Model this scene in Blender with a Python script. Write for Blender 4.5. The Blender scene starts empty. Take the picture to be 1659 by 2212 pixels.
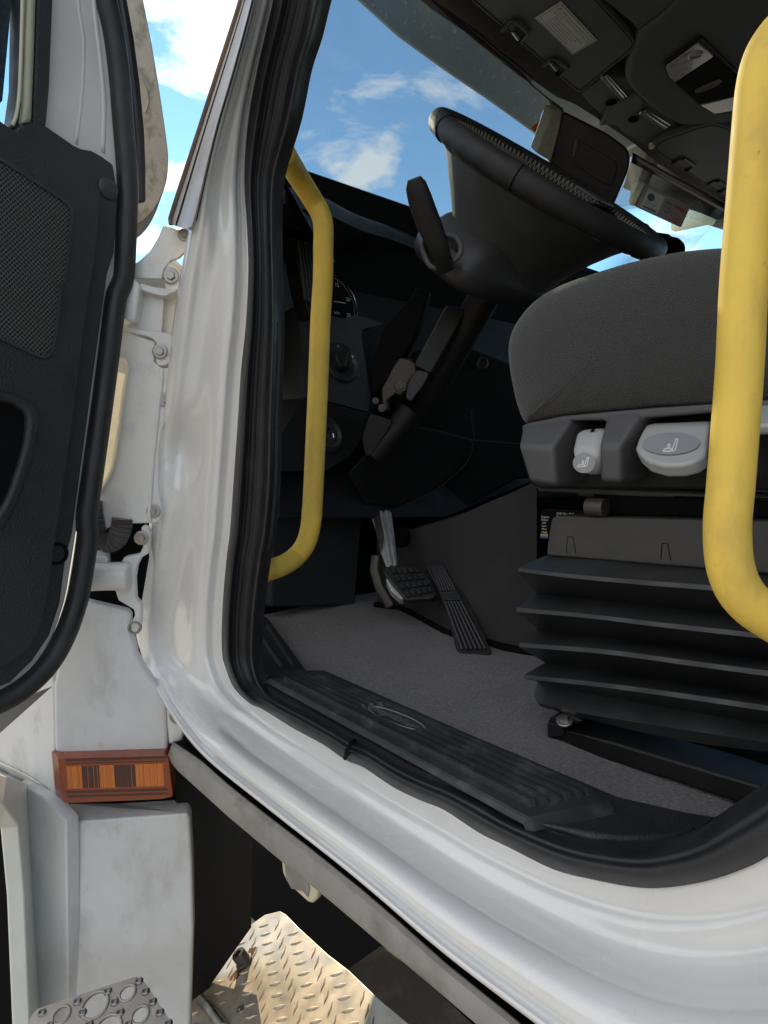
import bpy, bmesh, math, random
from mathutils import Vector, Matrix
V = Vector
random.seed(7)
scene = bpy.context.scene
COL = scene.collection

# ------------------------------------------------------------------ camera
F, CX, CY = 1420.0, 829.5, 1106.0            # focal length and centre in pixels of a 1659 x 2212 picture
CAMP = V((0, 0, 1.5))
_ef = V((-1349.5, 181, -F)).normalized()
_ey = V((1515.5, 156, -F)).normalized()
_ey = (_ey - _ef * _ef.dot(_ey)).normalized()
_X = -_ef
_Z = _X.cross(_ey)
R = Matrix((_X, _ey, _Z))                     # world = R @ camera axes
cam_data = bpy.data.cameras.new("camera")
cam = bpy.data.objects.new("camera", cam_data)
COL.objects.link(cam)
cam.matrix_world = Matrix.Translation(CAMP) @ R.to_4x4()
cam_data.sensor_fit = 'HORIZONTAL'
cam_data.sensor_width = 36.0
cam_data.lens = 36.0 * F / 1659.0
cam_data.clip_start = 0.02
cam_data.clip_end = 3000
scene.camera = cam

# ------------------------------------------------------------------ sky, sun, exposure
SUN = V((-.80, .40, .44)).normalized()
world = bpy.data.worlds.new("World")
scene.world = world
world.use_nodes = True
wn, wl = world.node_tree.nodes, world.node_tree.links
wn.clear()
wout = wn.new('ShaderNodeOutputWorld')
bg = wn.new('ShaderNodeBackground')
sky = wn.new('ShaderNodeTexSky')
sky.sky_type = 'NISHITA'
sky.sun_disc = False
sky.sun_elevation = math.asin(SUN.z)
sky.sun_rotation = math.atan2(SUN.x, SUN.y)
sky.air_density = 1.0
sky.dust_density = 0.0
sky.ozone_density = 2.2
tc = wn.new('ShaderNodeTexCoord')
sep = wn.new('ShaderNodeSeparateXYZ')
wl.new(tc.outputs['Generated'], sep.inputs[0])
den = wn.new('ShaderNodeMath'); den.operation = 'ADD'; den.inputs[1].default_value = 0.16
wl.new(sep.outputs['Z'], den.inputs[0])
mx = wn.new('ShaderNodeMath'); mx.operation = 'MAXIMUM'; mx.inputs[1].default_value = 0.05
wl.new(den.outputs[0], mx.inputs[0])
dv = wn.new('ShaderNodeVectorMath'); dv.operation = 'DIVIDE'
cmb = wn.new('ShaderNodeCombineXYZ')
for k in range(3):
    wl.new(mx.outputs[0], cmb.inputs[k])
wl.new(tc.outputs['Generated'], dv.inputs[0]); wl.new(cmb.outputs[0], dv.inputs[1])
cn = wn.new('ShaderNodeTexNoise')
cn.inputs['Scale'].default_value = 4.6
cn.inputs['Detail'].default_value = 9
cn.inputs['Roughness'].default_value = 0.58
cn.inputs['Distortion'].default_value = 0.35
cmap = wn.new('ShaderNodeMapping')
cmap.inputs['Location'].default_value = (0.85, 1.62, 0.3)
wl.new(dv.outputs[0], cmap.inputs[0]); wl.new(cmap.outputs[0], cn.inputs['Vector'])
cr_ = wn.new('ShaderNodeValToRGB')
cr_.color_ramp.elements[0].position = 0.565
cr_.color_ramp.elements[1].position = 0.70
wl.new(cn.outputs['Fac'], cr_.inputs[0])
# more cloud close to the sun's side of the sky
dt = wn.new('ShaderNodeVectorMath'); dt.operation = 'DOT_PRODUCT'
dt.inputs[1].default_value = SUN
wl.new(tc.outputs['Generated'], dt.inputs[0])
mr = wn.new('ShaderNodeMapRange')
mr.inputs['From Min'].default_value = 0.93; mr.inputs['From Max'].default_value = 1.0
mr.inputs['To Min'].default_value = 0.0; mr.inputs['To Max'].default_value = 0.07
wl.new(dt.outputs['Value'], mr.inputs['Value'])
ad = wn.new('ShaderNodeMath'); ad.operation = 'ADD'
wl.new(cn.outputs['Fac'], ad.inputs[0]); wl.new(mr.outputs[0], ad.inputs[1])
bk_r = wn.new('ShaderNodeMapRange')  # cloud bank added out of view, neutralises the blue skylight on the paint
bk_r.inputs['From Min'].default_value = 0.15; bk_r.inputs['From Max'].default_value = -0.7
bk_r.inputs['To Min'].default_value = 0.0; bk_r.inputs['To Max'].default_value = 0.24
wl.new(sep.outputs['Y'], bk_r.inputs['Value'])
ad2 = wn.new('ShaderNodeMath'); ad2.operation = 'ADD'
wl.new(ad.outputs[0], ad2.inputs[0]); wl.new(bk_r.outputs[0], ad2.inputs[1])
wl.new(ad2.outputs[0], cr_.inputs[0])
tint = wn.new('ShaderNodeMix'); tint.data_type = 'RGBA'; tint.blend_type = 'MULTIPLY'
tint.inputs['Factor'].default_value = 1.0
tint.inputs['B'].default_value = (1.10, 1.30, 1.33, 1)
wl.new(sky.outputs[0], tint.inputs['A'])
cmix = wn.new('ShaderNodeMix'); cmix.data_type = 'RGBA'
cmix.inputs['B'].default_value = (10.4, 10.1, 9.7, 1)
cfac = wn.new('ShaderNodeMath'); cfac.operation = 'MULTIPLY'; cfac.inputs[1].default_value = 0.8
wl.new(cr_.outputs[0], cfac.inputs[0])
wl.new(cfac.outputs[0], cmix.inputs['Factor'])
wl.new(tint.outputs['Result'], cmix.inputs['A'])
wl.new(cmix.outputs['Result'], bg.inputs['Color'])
bg.inputs['Strength'].default_value = 0.10
wl.new(bg.outputs[0], wout.inputs['Surface'])

sun_data = bpy.data.lights.new("sun", 'SUN')
sun_data.energy = 3.6
sun_data.angle = math.radians(0.53)
sun_data.color = (1.0, 0.82, 0.56)
sun = bpy.data.objects.new("sun", sun_data)
COL.objects.link(sun)
sun.rotation_euler = SUN.to_track_quat('Z', 'Y').to_euler()
sun.location = (-3, 1, 6)

scene.view_settings.view_transform = 'Standard'
scene.view_settings.look = 'None'
scene.view_settings.exposure = 0.84
scene.view_settings.gamma = 1
scene.render.engine = 'CYCLES'
scene.cycles.max_bounces = 10
scene.cycles.transparent_max_bounces = 12
scene.cycles.use_denoising = True

# ------------------------------------------------------------------ picture -> place
def ray(p):
    return R @ V(((p[0] - CX) / F, (CY - p[1]) / F, -1.0))
def D(p, d):            # at a depth along the view axis
    return CAMP + ray(p) * d
def PY(p, y):           # on the upright plane Y = y
    r = ray(p); return CAMP + r * ((y - CAMP.y) / r.y)
def PXp(p, x):
    r = ray(p); return CAMP + r * ((x - CAMP.x) / r.x)
def PZ(p, z):
    r = ray(p); return CAMP + r * ((z - CAMP.z) / r.z)
def PL(p, pl):          # on a plane (point, normal)
    r = ray(p); return CAMP + r * ((pl[0] - CAMP).dot(pl[1]) / r.dot(pl[1]))
def zz(o, pts):         # coordinates read in an 1100 pixel detail of the photograph
    return [((o[0] + x * 1100 / 1659) * .548611, (o[1] + y * 1100 / 1659) * .548611) for x, y in pts]
zA, zB, zC, zD, zE, zF = (0, 0), (1000, 0), (1924, 0), (0, 1000), (1000, 1000), (1924, 900)
zG, zH, zI, zJ, zK, zL = (0, 2000), (900, 1900), (1924, 1900), (0, 2932), (900, 2932), (1924, 2932)

def lerp(a, b, t):
    return a + (b - a) * t
def catmull(pts, n=4, closed=False):
    P = [V(p) for p in pts]; out = []; m = len(P)
    segs = m if closed else m - 1
    for i in range(segs):
        p0 = P[(i - 1) % m] if (closed or i > 0) else P[0] * 2 - P[1]
        p1, p2 = P[i % m], P[(i + 1) % m]
        p3 = P[(i + 2) % m] if (closed or i + 2 < m) else P[-1] * 2 - P[-2]
        for k in range(n):
            t = k / n
            out.append(.5 * ((2 * p1) + (p2 - p0) * t + (2 * p0 - 5 * p1 + 4 * p2 - p3) * t * t + (3 * p1 - p0 - 3 * p2 + p3) * t ** 3))
    if not closed:
        out.append(P[-1].copy())
    return out
def resample(pts, n):
    P = [V(p) for p in pts]
    L = [0]
    for a, b in zip(P, P[1:]): L.append(L[-1] + (b - a).length)
    out = []; j = 0
    for i in range(n):
        s = L[-1] * i / (n - 1)
        while j < len(P) - 2 and L[j + 1] < s: j += 1
        t = (s - L[j]) / max(1e-9, L[j + 1] - L[j])
        out.append(P[j].lerp(P[j + 1], min(1, t)))
    return out

# ------------------------------------------------------------------ materials
MATS = {}
def mat(name, base, rough=.5, metal=0, coat=0, bump=(), var=None, dirt=None, spec=.5, sheen=0, trans=0, alpha=1, emit=None, coatrough=.05):
    """bump: list of (scale, strength, kind, distance); var: (scale, amount); dirt: (colour, scale, low, high, amount)"""
    m = bpy.data.materials.new(name); m.use_nodes = True
    nt = m.node_tree; N, L = nt.nodes, nt.links
    b = N['Principled BSDF']
    b.inputs['Roughness'].default_value = rough
    b.inputs['Metallic'].default_value = metal
    b.inputs['Coat Weight'].default_value = coat
    b.inputs['Coat Roughness'].default_value = coatrough
    b.inputs['Specular IOR Level'].default_value = spec
    b.inputs['Sheen Weight'].default_value = sheen
    b.inputs['Transmission Weight'].default_value = trans
    b.inputs['Alpha'].default_value = alpha
    col = (*base, 1)
    b.inputs['Base Color'].default_value = col
    t = N.new('ShaderNodeTexCoord')
    vec = t.outputs['Object']
    last = None
    if var:
        n = N.new('ShaderNodeTexNoise'); n.inputs['Scale'].default_value = var[0]; n.inputs['Detail'].default_value = 6
        L.new(vec, n.inputs['Vector'])
        r = N.new('ShaderNodeMapRange'); r.inputs['From Min'].default_value = .3; r.inputs['From Max'].default_value = .7
        r.inputs['To Min'].default_value = 1 - var[1]; r.inputs['To Max'].default_value = 1 + var[1]
        L.new(n.outputs['Fac'], r.inputs['Value'])
        h = N.new('ShaderNodeVectorMath'); h.operation = 'SCALE'; h.inputs[0].default_value = base
        L.new(r.outputs[0], h.inputs['Scale'])
        last = h.outputs[0]
        r2 = N.new('ShaderNodeMapRange'); r2.inputs['From Min'].default_value = .3; r2.inputs['From Max'].default_value = .7
        r2.inputs['To Min'].default_value = max(0, rough - .08); r2.inputs['To Max'].default_value = min(1, rough + .1)
        L.new(n.outputs['Fac'], r2.inputs['Value']); L.new(r2.outputs[0], b.inputs['Roughness'])
    for dd in (dirt if isinstance(dirt, list) else [dirt] if dirt else []):
        dc, ds, lo, hi, am = dd[:5]
        st = dd[5] if len(dd) > 5 else (1, 1, 1)
        mp = N.new('ShaderNodeMapping'); mp.inputs['Scale'].default_value = st
        L.new(vec, mp.inputs[0])
        n = N.new('ShaderNodeTexNoise'); n.inputs['Scale'].default_value = ds; n.inputs['Detail'].default_value = 10; n.inputs['Roughness'].default_value = .65
        L.new(mp.outputs[0], n.inputs['Vector'])
        r = N.new('ShaderNodeMapRange'); r.inputs['From Min'].default_value = lo; r.inputs['From Max'].default_value = hi
        r.inputs['To Max'].default_value = am
        L.new(n.outputs['Fac'], r.inputs['Value'])
        mxx = N.new('ShaderNodeMix'); mxx.data_type = 'RGBA'
        mxx.inputs['A'].default_value = col
        if last: L.new(last, mxx.inputs['A'])
        mxx.inputs['B'].default_value = (*dc, 1)
        L.new(r.outputs[0], mxx.inputs['Factor'])
        last = mxx.outputs['Result']
    if last: L.new(last, b.inputs['Base Color'])
    pn = None
    for bb in bump:
        sc, stg, kind = bb[:3]; dist = bb[3] if len(bb) > 3 else .001
        if kind == 'noise':
            n = N.new('ShaderNodeTexNoise'); n.inputs['Detail'].default_value = 4; n.inputs['Scale'].default_value = sc; o = n.outputs['Fac']
            L.new(vec, n.inputs['Vector'])
        elif kind == 'voro':
            n = N.new('ShaderNodeTexVoronoi'); n.inputs['Scale'].default_value = sc; o = n.outputs['Distance']
            L.new(vec, n.inputs['Vector'])
        elif kind == 'weave':
            mp = N.new('ShaderNodeMapping'); mp.inputs['Rotation'].default_value = (0, math.radians(38), 0)
            L.new(vec, mp.inputs[0])
            w1 = N.new('ShaderNodeTexWave'); w1.bands_direction = 'X'; w1.inputs['Scale'].default_value = sc
            w2 = N.new('ShaderNodeTexWave'); w2.bands_direction = 'Z'; w2.inputs['Scale'].default_value = sc
            for w in (w1, w2): L.new(mp.outputs[0], w.inputs['Vector']); w.inputs['Distortion'].default_value = .4
            mm = N.new('ShaderNodeMath'); mm.operation = 'MULTIPLY'
            L.new(w1.outputs['Fac'], mm.inputs[0]); L.new(w2.outputs['Fac'], mm.inputs[1]); o = mm.outputs[0]
        bp = N.new('ShaderNodeBump'); bp.inputs['Strength'].default_value = stg; bp.inputs['Distance'].default_value = dist
        L.new(o, bp.inputs['Height'])
        if pn: L.new(pn, bp.inputs['Normal'])
        pn = bp.outputs[0]
    if pn: L.new(pn, b.inputs['Normal'])
    if emit:
        b.inputs['Emission Color'].default_value = (*emit[0], 1); b.inputs['Emission Strength'].default_value = emit[1]
    MATS[name] = m
    return m

GRAIN = [(500, .38, 'voro', .0014), (1500, .15, 'noise', .0004)]
M_white = mat('white_paint', (.755, .74, .705), .24, coat=1, coatrough=.02, var=(9, .02), dirt=[((.45, .40, .33), 5, .56, .80, .16), ((.42, .38, .31), 14, .60, .85, .2), ((.12, .10, .08), 160, .72, .78, .5)], bump=[(7, .04, 'noise', .004)])
M_whited = mat('white_paint_dusty', (.70, .69, .66), .42, coat=.25, var=(20, .05), dirt=[((.34, .30, .25), 22, .52, .78, .5), ((.08, .07, .06), 120, .70, .76, .6)])
M_fair = mat('fairing_plastic', (.68, .68, .67), .45, coat=.15, var=(25, .04), dirt=[((.28, .26, .23), 16, .50, .78, .6, (1, 1, .5)), ((.16, .15, .14), 34, .62, .80, .55, (1, 1, .4)), ((.9, .85, .78), 18, .66, .75, .4), ((.1, .09, .08), 110, .69, .74, .6)])
M_rubber = mat('black_rubber', (.018, .018, .019), .48, var=(30, .15), dirt=((.12, .11, .10), 22, .52, .85, .30), bump=[(260, .12, 'noise', .001)])
M_trim = mat('black_grained_plastic', (.022, .022, .024), .50, var=(18, .12), bump=GRAIN)
M_plas = mat('charcoal_plastic', (.035, .035, .038), .45, var=(14, .1), bump=[(900, .2, 'voro', .0006)])
M_dark = mat('dark_plastic', (.014, .014, .014), .55, spec=.3, var=(20, .15), bump=[(700, .2, 'voro', .0006)])
M_head = mat('headliner', (.105, .115, .114), .75, var=(20, .08), bump=[(900, .25, 'noise', .0006)])
M_visor = mat('visor_vinyl', (.100, .114, .115), .6, var=(12, .1), bump=[(700, .25, 'voro', .0008)])
M_leather = mat('black_leather', (.024, .024, .025), .38, var=(30, .12), bump=[(620, .4, 'voro', .0012)])
M_seat = mat('seat_fabric', (.036, .036, .0355), .9, sheen=.35, var=(14, .06), bump=[(120, .55, 'weave', .0012), (1400, .4, 'noise', .0008)])
M_pan = mat('seat_plastic', (.085, .083, .088), .5, var=(20, .06), bump=[(1300, .3, 'noise', .0006)])
M_knob = mat('grey_knob', (.42, .43, .43), .45, var=(20, .04), bump=[(1500, .15, 'noise', .0003)])
M_knobd = mat('grey_knob_shaded', (.30, .31, .33), .5, bump=[(1500, .15, 'noise', .0003)])  # darker knob copy, shade of the dished faces put into the colour
M_icon = mat('icon_print', (.75, .76, .76), .5)
M_bell = mat('bellows_rubber', (.033, .034, .035), .40, var=(12, .2), dirt=((.13, .12, .11), 30, .55, .85, .4), bump=[(300, .12, 'noise', .001)])
M_yellow = mat('yellow_coating', (.80, .55, .085), .62, var=(25, .08), dirt=[((.42, .28, .09), 34, .52, .78, .55, (1, 1, .5)), ((.07, .05, .02), 75, .66, .73, .8, (1, 1, .6)), ((.10, .075, .03), 150, .70, .75, .8)], bump=[(600, .12, 'noise', .0006)])
M_steel = mat('zinc_steel', (.36, .345, .33), .38, metal=1, var=(60, .15), dirt=((.2, .13, .08), 40, .55, .8, .4))
M_alu = mat('cast_aluminium', (.50, .50, .49), .42, metal=.35, var=(40, .12), bump=[(200, .1, 'noise', .001)])
M_tread = mat('tread_aluminium', (.60, .52, .41), .45, metal=.7, var=(30, .12), dirt=[((.30, .24, .17), 18, .48, .75, .6), ((.12, .08, .05), 70, .64, .72, .6)], bump=[(120, .1, 'noise', .001)])  # base warmed towards gold for the sunlight on the plate
M_step = mat('step_steel', (.40, .36, .31), .5, metal=.6, var=(35, .15), dirt=[((.2, .14, .09), 20, .5, .75, .6), ((.5, .48, .45), 60, .6, .75, .3)])
M_rail = mat('grey_rail', (.30, .29, .27), .6, metal=.15, var=(20, .12), dirt=[((.10, .08, .06), 13, .45, .72, .75), ((.5, .48, .44), 40, .6, .75, .3)])
M_liner = mat('black_liner', (.009, .009, .010), .6, var=(12, .3), dirt=((.06, .055, .05), 9, .52, .8, .5, (1, 1, .35)), spec=.25)
M_black = mat('matt_black', (.005, .005, .005), .8, spec=.12)
M_carp = mat('carpet', (.165, .148, .152), .95, sheen=.3, var=(7, .22), dirt=[((.20, .175, .16), 6, .5, .75, .6), ((.34, .315, .32), 230, .50, .70, .8), ((.04, .036, .038), 210, .52, .70, .85), ((.50, .46, .40), 120, .755, .78, .7)], bump=[(420, 1.0, 'noise', .006), (1100, .5, 'noise', .002)])
M_sill = mat('sill_plastic', (.027, .031, .031), .46, var=(20, .15), dirt=[((.20, .19, .175), 34, .52, .82, .5)], bump=[(800, .2, 'noise', .0006)])
M_lens = mat('amber_lens', (.26, .045, .010), .22, coat=.5, var=(30, .12), dirt=((.25, .12, .05), 25, .55, .85, .5))
M_lensd = mat('amber_dark', (.055, .014, .010), .25, coat=.5)
M_lensb = mat('amber_bright', (.75, .21, .028), .2, coat=.5)
M_paper = mat('label_paper', (.72, .73, .70), .6, var=(30, .03))
M_ink = mat('label_ink', (.02, .02, .02), .6)
M_warn = mat('warning_orange', (.75, .30, .03), .6)
M_blue = mat('label_blue', (.05, .22, .55), .6)
M_red = mat('red_marker', (.62, .07, .09), .6)
M_cream = mat('cream_plastic', (.78, .74, .56), .4)
M_tag = mat('tag_plastic', (.42, .38, .38), .45, var=(30, .05))
M_beige = mat('dusty_housing', (.50, .45, .37), .75, var=(30, .08), dirt=[((.20, .17, .13), 60, .50, .66, .7, (1, 1, .6)), ((.66, .6, .5), 30, .55, .8, .5)], bump=[(90, .25, 'noise', .002)])
M_post = mat('beige_post', (.30, .30, .22), .6, var=(30, .1))
M_lampc = mat('clear_lens', (.45, .45, .43), .18, coat=.4, var=(60, .3))
M_chrome = mat('chrome', (.7, .7, .7), .15, metal=1)
M_stitch = mat('thread', (.10, .09, .075), .7)
M_embl = mat('emblem_raised', (.17, .18, .17), .42)
M_ground = mat('concrete', (.34, .31, .27), .85, var=(.8, .12), bump=[(40, .2, 'noise', .01)])
M_rust = mat('rust', (.12, .045, .018), .9, var=(200, .4), bump=[(400, .6, 'noise', .002)])
M_conduit = mat('grey_conduit', (.18, .165, .15), .65, var=(40, .12))
M_bolt2 = mat('dull_bolt', (.10, .09, .08), .5, metal=.6)

def glassmat(name, tint, refl):
    m = bpy.data.materials.new(name); m.use_nodes = True
    N, L = m.node_tree.nodes, m.node_tree.links; N.clear()
    o = N.new('ShaderNodeOutputMaterial'); t = N.new('ShaderNodeBsdfTransparent'); g = N.new('ShaderNodeBsdfGlossy'); x = N.new('ShaderNodeMixShader'); f = N.new('ShaderNodeFresnel')
    t.inputs[0].default_value = (*tint, 1); g.inputs['Roughness'].default_value = .02
    f.inputs[0].default_value = 1.3
    k = N.new('ShaderNodeMath'); k.operation = 'MULTIPLY'; k.inputs[1].default_value = refl
    L.new(f.outputs[0], k.inputs[0]); L.new(k.outputs[0], x.inputs[0]); L.new(t.outputs[0], x.inputs[1]); L.new(g.outputs[0], x.inputs[2]); L.new(x.outputs[0], o.inputs[0])
    return m
M_glass = glassmat('clear_glass', (.90, .96, .97), .6)

def smoked():
    """dusty smoked acrylic of the outer visor"""
    m = bpy.data.materials.new('dusty_smoked_acrylic'); m.use_nodes = True
    N, L = m.node_tree.nodes, m.node_tree.links; N.clear()
    o = N.new('ShaderNodeOutputMaterial'); t = N.new('ShaderNodeBsdfTransparent'); d = N.new('ShaderNodeBsdfPrincipled'); x = N.new('ShaderNodeMixShader')
    t.inputs[0].default_value = (.16, .17, .15, 1)
    tcn = N.new('ShaderNodeTexCoord')
    n = N.new('ShaderNodeTexNoise'); n.inputs['Scale'].default_value = 95; n.inputs['Detail'].default_value = 2
    n2 = N.new('ShaderNodeTexNoise'); n2.inputs['Scale'].default_value = 9; n2.inputs['Detail'].default_value = 6
    L.new(tcn.outputs['Object'], n.inputs['Vector']); L.new(tcn.outputs['Object'], n2.inputs['Vector'])
    r = N.new('ShaderNodeMapRange'); r.inputs['From Min'].default_value = .63; r.inputs['From Max'].default_value = .72
    L.new(n.outputs['Fac'], r.inputs['Value'])
    mxx = N.new('ShaderNodeMix'); mxx.data_type = 'RGBA'; mxx.inputs['A'].default_value = (.095, .095, .070, 1); mxx.inputs['B'].default_value = (.55, .53, .44, 1)
    L.new(r.outputs[0], mxx.inputs['Factor']); L.new(mxx.outputs['Result'], d.inputs['Base Color'])
    d.inputs['Roughness'].default_value = .4
    r2 = N.new('ShaderNodeMapRange'); r2.inputs['From Min'].default_value = .3; r2.inputs['From Max'].default_value = .7; r2.inputs['To Min'].default_value = .70; r2.inputs['To Max'].default_value = .93
    L.new(n2.outputs['Fac'], r2.inputs['Value']); 
    a = N.new('ShaderNodeMath'); a.operation = 'MAXIMUM'; L.new(r2.outputs[0], a.inputs[0]); L.new(r.outputs[0], a.inputs[1])
    L.new(a.outputs[0], x.inputs[0]); L.new(t.outputs[0], x.inputs[1]); L.new(d.outputs[0], x.inputs[2]); L.new(x.outputs[0], o.inputs[0])
    return m
M_smoke = smoked()

def grille_mat():
    m = mat('speaker_mesh', (.03, .03, .031), .5)
    N, L = m.node_tree.nodes, m.node_tree.links; b = N['Principled BSDF']
    t = N.new('ShaderNodeTexCoord'); mp = N.new('ShaderNodeMapping'); mp.inputs['Rotation'].default_value = (math.radians(42), 0, 0)
    L.new(t.outputs['Object'], mp.inputs[0])
    sx = N.new('ShaderNodeSeparateXYZ'); cx = N.new('ShaderNodeCombineXYZ')
    L.new(mp.outputs[0], sx.inputs[0]); L.new(sx.outputs['Y'], cx.inputs['X']); L.new(sx.outputs['Z'], cx.inputs['Y'])
    v = N.new('ShaderNodeTexVoronoi'); v.voronoi_dimensions = '2D'; v.inputs['Scale'].default_value = 290; v.inputs['Randomness'].default_value = 0.0
    L.new(cx.outputs[0], v.inputs['Vector'])
    r = N.new('ShaderNodeMapRange'); r.inputs['From Min'].default_value = .30; r.inputs['From Max'].default_value = .42
    L.new(v.outputs['Distance'], r.inputs['Value'])
    mxx = N.new('ShaderNodeMix'); mxx.data_type = 'RGBA'; mxx.inputs['A'].default_value = (.003, .003, .003, 1); mxx.inputs['B'].default_value = (.075, .072, .068, 1)
    L.new(r.outputs[0], mxx.inputs['Factor']); L.new(mxx.outputs['Result'], b.inputs['Base Color'])
    bp = N.new('ShaderNodeBump'); bp.inputs['Distance'].default_value = .0012; bp.inputs['Strength'].default_value = .7
    L.new(r.outputs[0], bp.inputs['Height']); L.new(bp.outputs[0], b.inputs['Normal'])
    return m
M_mesh = grille_mat()

# ------------------------------------------------------------------ object helpers
def thing(name, label, cat, loc, group=None):
    o = bpy.data.objects.new(name, None); COL.objects.link(o)
    o.location = loc; o.empty_display_size = .05
    o['label'] = label; o['category'] = cat
    if group: o['group'] = group
    return o
def wloc(o):
    p = V((0, 0, 0))
    while o is not None:
        p += o.location; o = o.parent
    return p
def obj(name, verts, faces, m, parent=None, smooth=35, bevel=0, seg=2, sub=0, solid=0, solid_off=-1, label=None, recalc=True):
    base = wloc(parent) if parent else V((0, 0, 0))
    me = bpy.data.meshes.new(name)
    me.from_pydata([V(v) - base for v in verts], [], faces)
    if recalc:
        bm = bmesh.new(); bm.from_mesh(me)
        bmesh.ops.recalc_face_normals(bm, faces=bm.faces)
        bm.to_mesh(me); bm.free()
    me.validate(); me.update()
    if smooth is not None:
        for p in me.polygons: p.use_smooth = True
        if smooth < 180: me.set_sharp_from_angle(angle=math.radians(smooth))
    o = bpy.data.objects.new(name, me); COL.objects.link(o)
    if m: me.materials.append(m)
    if parent: o.parent = parent
    if solid:
        s = o.modifiers.new('thickness', 'SOLIDIFY'); s.thickness = solid; s.offset = solid_off
    if bevel:
        b = o.modifiers.new('edge', 'BEVEL'); b.width = bevel; b.segments = seg; b.limit_method = 'ANGLE'; b.angle_limit = math.radians(32)
        b.use_clamp_overlap = True
    if sub:
        s = o.modifiers.new('round', 'SUBSURF'); s.levels = sub; s.render_levels = sub
    if label: o['label'] = label
    return o
def grid(rows, closed_u=False, closed_v=False, off=0):
    nu, nv = len(rows), len(rows[0]); vs = [p for r in rows for p in r]; fs = []
    for i in range(nu if closed_u else nu - 1):
        for j in range(nv if closed_v else nv - 1):
            a, b = i, (i + 1) % nu; c, d = j, (j + 1) % nv
            fs.append((off + a * nv + c, off + a * nv + d, off + b * nv + d, off + b * nv + c))
    return vs, fs
def prism(pts, vec):
    n = len(pts); vec = V(vec)
    vs = [V(p) for p in pts] + [V(p) + vec for p in pts]
    fs = [tuple(range(n)), tuple(range(2 * n - 1, n - 1, -1))]
    for i in range(n):
        j = (i + 1) % n
        fs.append((i, i + n, j + n, j))
    return vs, fs
def join(*parts):
    vs, fs = [], []
    for v, f in parts:
        o = len(vs); vs += list(v); fs += [tuple(i + o for i in q) for q in f]
    return vs, fs
def basis(ax):
    ax = V(ax).normalized(); u = ax.orthogonal().normalized(); return u, ax.cross(u)
def tube(path, r, n=14, cap=True):
    P = [V(p) for p in path]; rows = []
    rr = r if isinstance(r, (list, tuple)) else [r] * len(P)
    t = (P[1] - P[0]).normalized(); u = t.orthogonal().normalized()
    for i, p in enumerate(P):
        t = ((P[i + 1] if i + 1 < len(P) else p) - (P[i - 1] if i else p)).normalized()
        u = (u - t * u.dot(t)).normalized(); w = t.cross(u)
        rows.append([p + (u * math.cos(2 * math.pi * k / n) + w * math.sin(2 * math.pi * k / n)) * rr[i] for k in range(n)])
    vs, fs = grid(rows, closed_v=True)
    if cap:
        fs.append(tuple(range(n))); fs.append(tuple(range(len(vs) - 1, len(vs) - n - 1, -1)))
    return vs, fs
def lathe(c, ax, prof, n=24, ell=1.0, up=None):
    """prof: (radius, height along ax)"""
    ax = V(ax).normalized()
    if up is None: u, w = basis(ax)
    else:
        u = (V(up) - ax * V(up).dot(ax)).normalized(); w = ax.cross(u)
    rows = [[V(c) + ax * h + (u * math.cos(2 * math.pi * k / n) + w * math.sin(2 * math.pi * k / n) * ell) * r for k in range(n)] for r, h in prof]
    vs, fs = grid(rows, closed_v=True)
    fs.append(tuple(range(n))); fs.append(tuple(range(len(vs) - 1, len(vs) - n - 1, -1)))
    return vs, fs
def hexbolt(c, ax, r=.008, name='bolt', parent=None, m=None, washer=1.75):
    ax = V(ax).normalized(); u, w = basis(ax); c = V(c)
    wv = lathe(c, ax, [(r * washer, 0), (r * washer, r * .25), (r * washer * .92, r * .36), (r * 1.1, r * .36)], 20)
    h = [c + ax * r * .3 + (u * math.cos(k * math.pi / 3) + w * math.sin(k * math.pi / 3)) * r for k in range(6)]
    hv = prism(h, ax * r * .75)
    return obj(name, *join(wv, hv), m or M_steel, parent, smooth=30, bevel=r * .08, seg=1)
def box(c, s, rot=None):
    c = V(c); q = rot or Matrix.Identity(3)
    pts = [c + q @ V((sx * s[0] / 2, sy * s[1] / 2, sz * s[2] / 2)) for sx in (-1, 1) for sy in (-1, 1) for sz in (-1, 1)]
    return pts, [(0, 1, 3, 2), (4, 6, 7, 5), (0, 4, 5, 1), (2, 3, 7, 6), (0, 2, 6, 4), (1, 5, 7, 3)]
def rounded(pts, r, n=5):
    """round the corners of a closed outline (2-D or 3-D points)"""
    P = [V(p) for p in pts]; out = []; m = len(P)
    for i in range(m):
        a, b, c = P[i - 1], P[i], P[(i + 1) % m]
        ra = min(r, (a - b).length * .48); rc = min(r, (c - b).length * .48)
        p0 = b + (a - b).normalized() * ra; p1 = b + (c - b).normalized() * rc
        for k in range(n + 1):
            t = k / n; out.append(p0 * (1 - t) ** 2 + b * 2 * t * (1 - t) + p1 * t * t)
    return out
def text_geo(body, align='LEFT'):
    cu = bpy.data.curves.new('t', 'FONT'); cu.body = body; cu.align_x = align; cu.size = 1; cu.resolution_u = 2
    o = bpy.data.objects.new('t', cu); COL.objects.link(o)
    dg = bpy.context.evaluated_depsgraph_get(); dg.update()
    me = bpy.data.meshes.new_from_object(o.evaluated_get(dg))
    vs = [tuple(v.co) for v in me.vertices]; fs = [tuple(p.vertices) for p in me.polygons]
    bpy.data.objects.remove(o); bpy.data.curves.remove(cu); bpy.data.meshes.remove(me)
    return vs, fs
def text_at(body, org, right, up, h, align='LEFT', wide=1.0):
    vs, fs = text_geo(body, align)
    right = V(right).normalized(); up = V(up).normalized()
    return [V(org) + right * (x * h * 1.35 * wide) + up * (y * h * 1.35) for x, y, z in vs], fs
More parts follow.
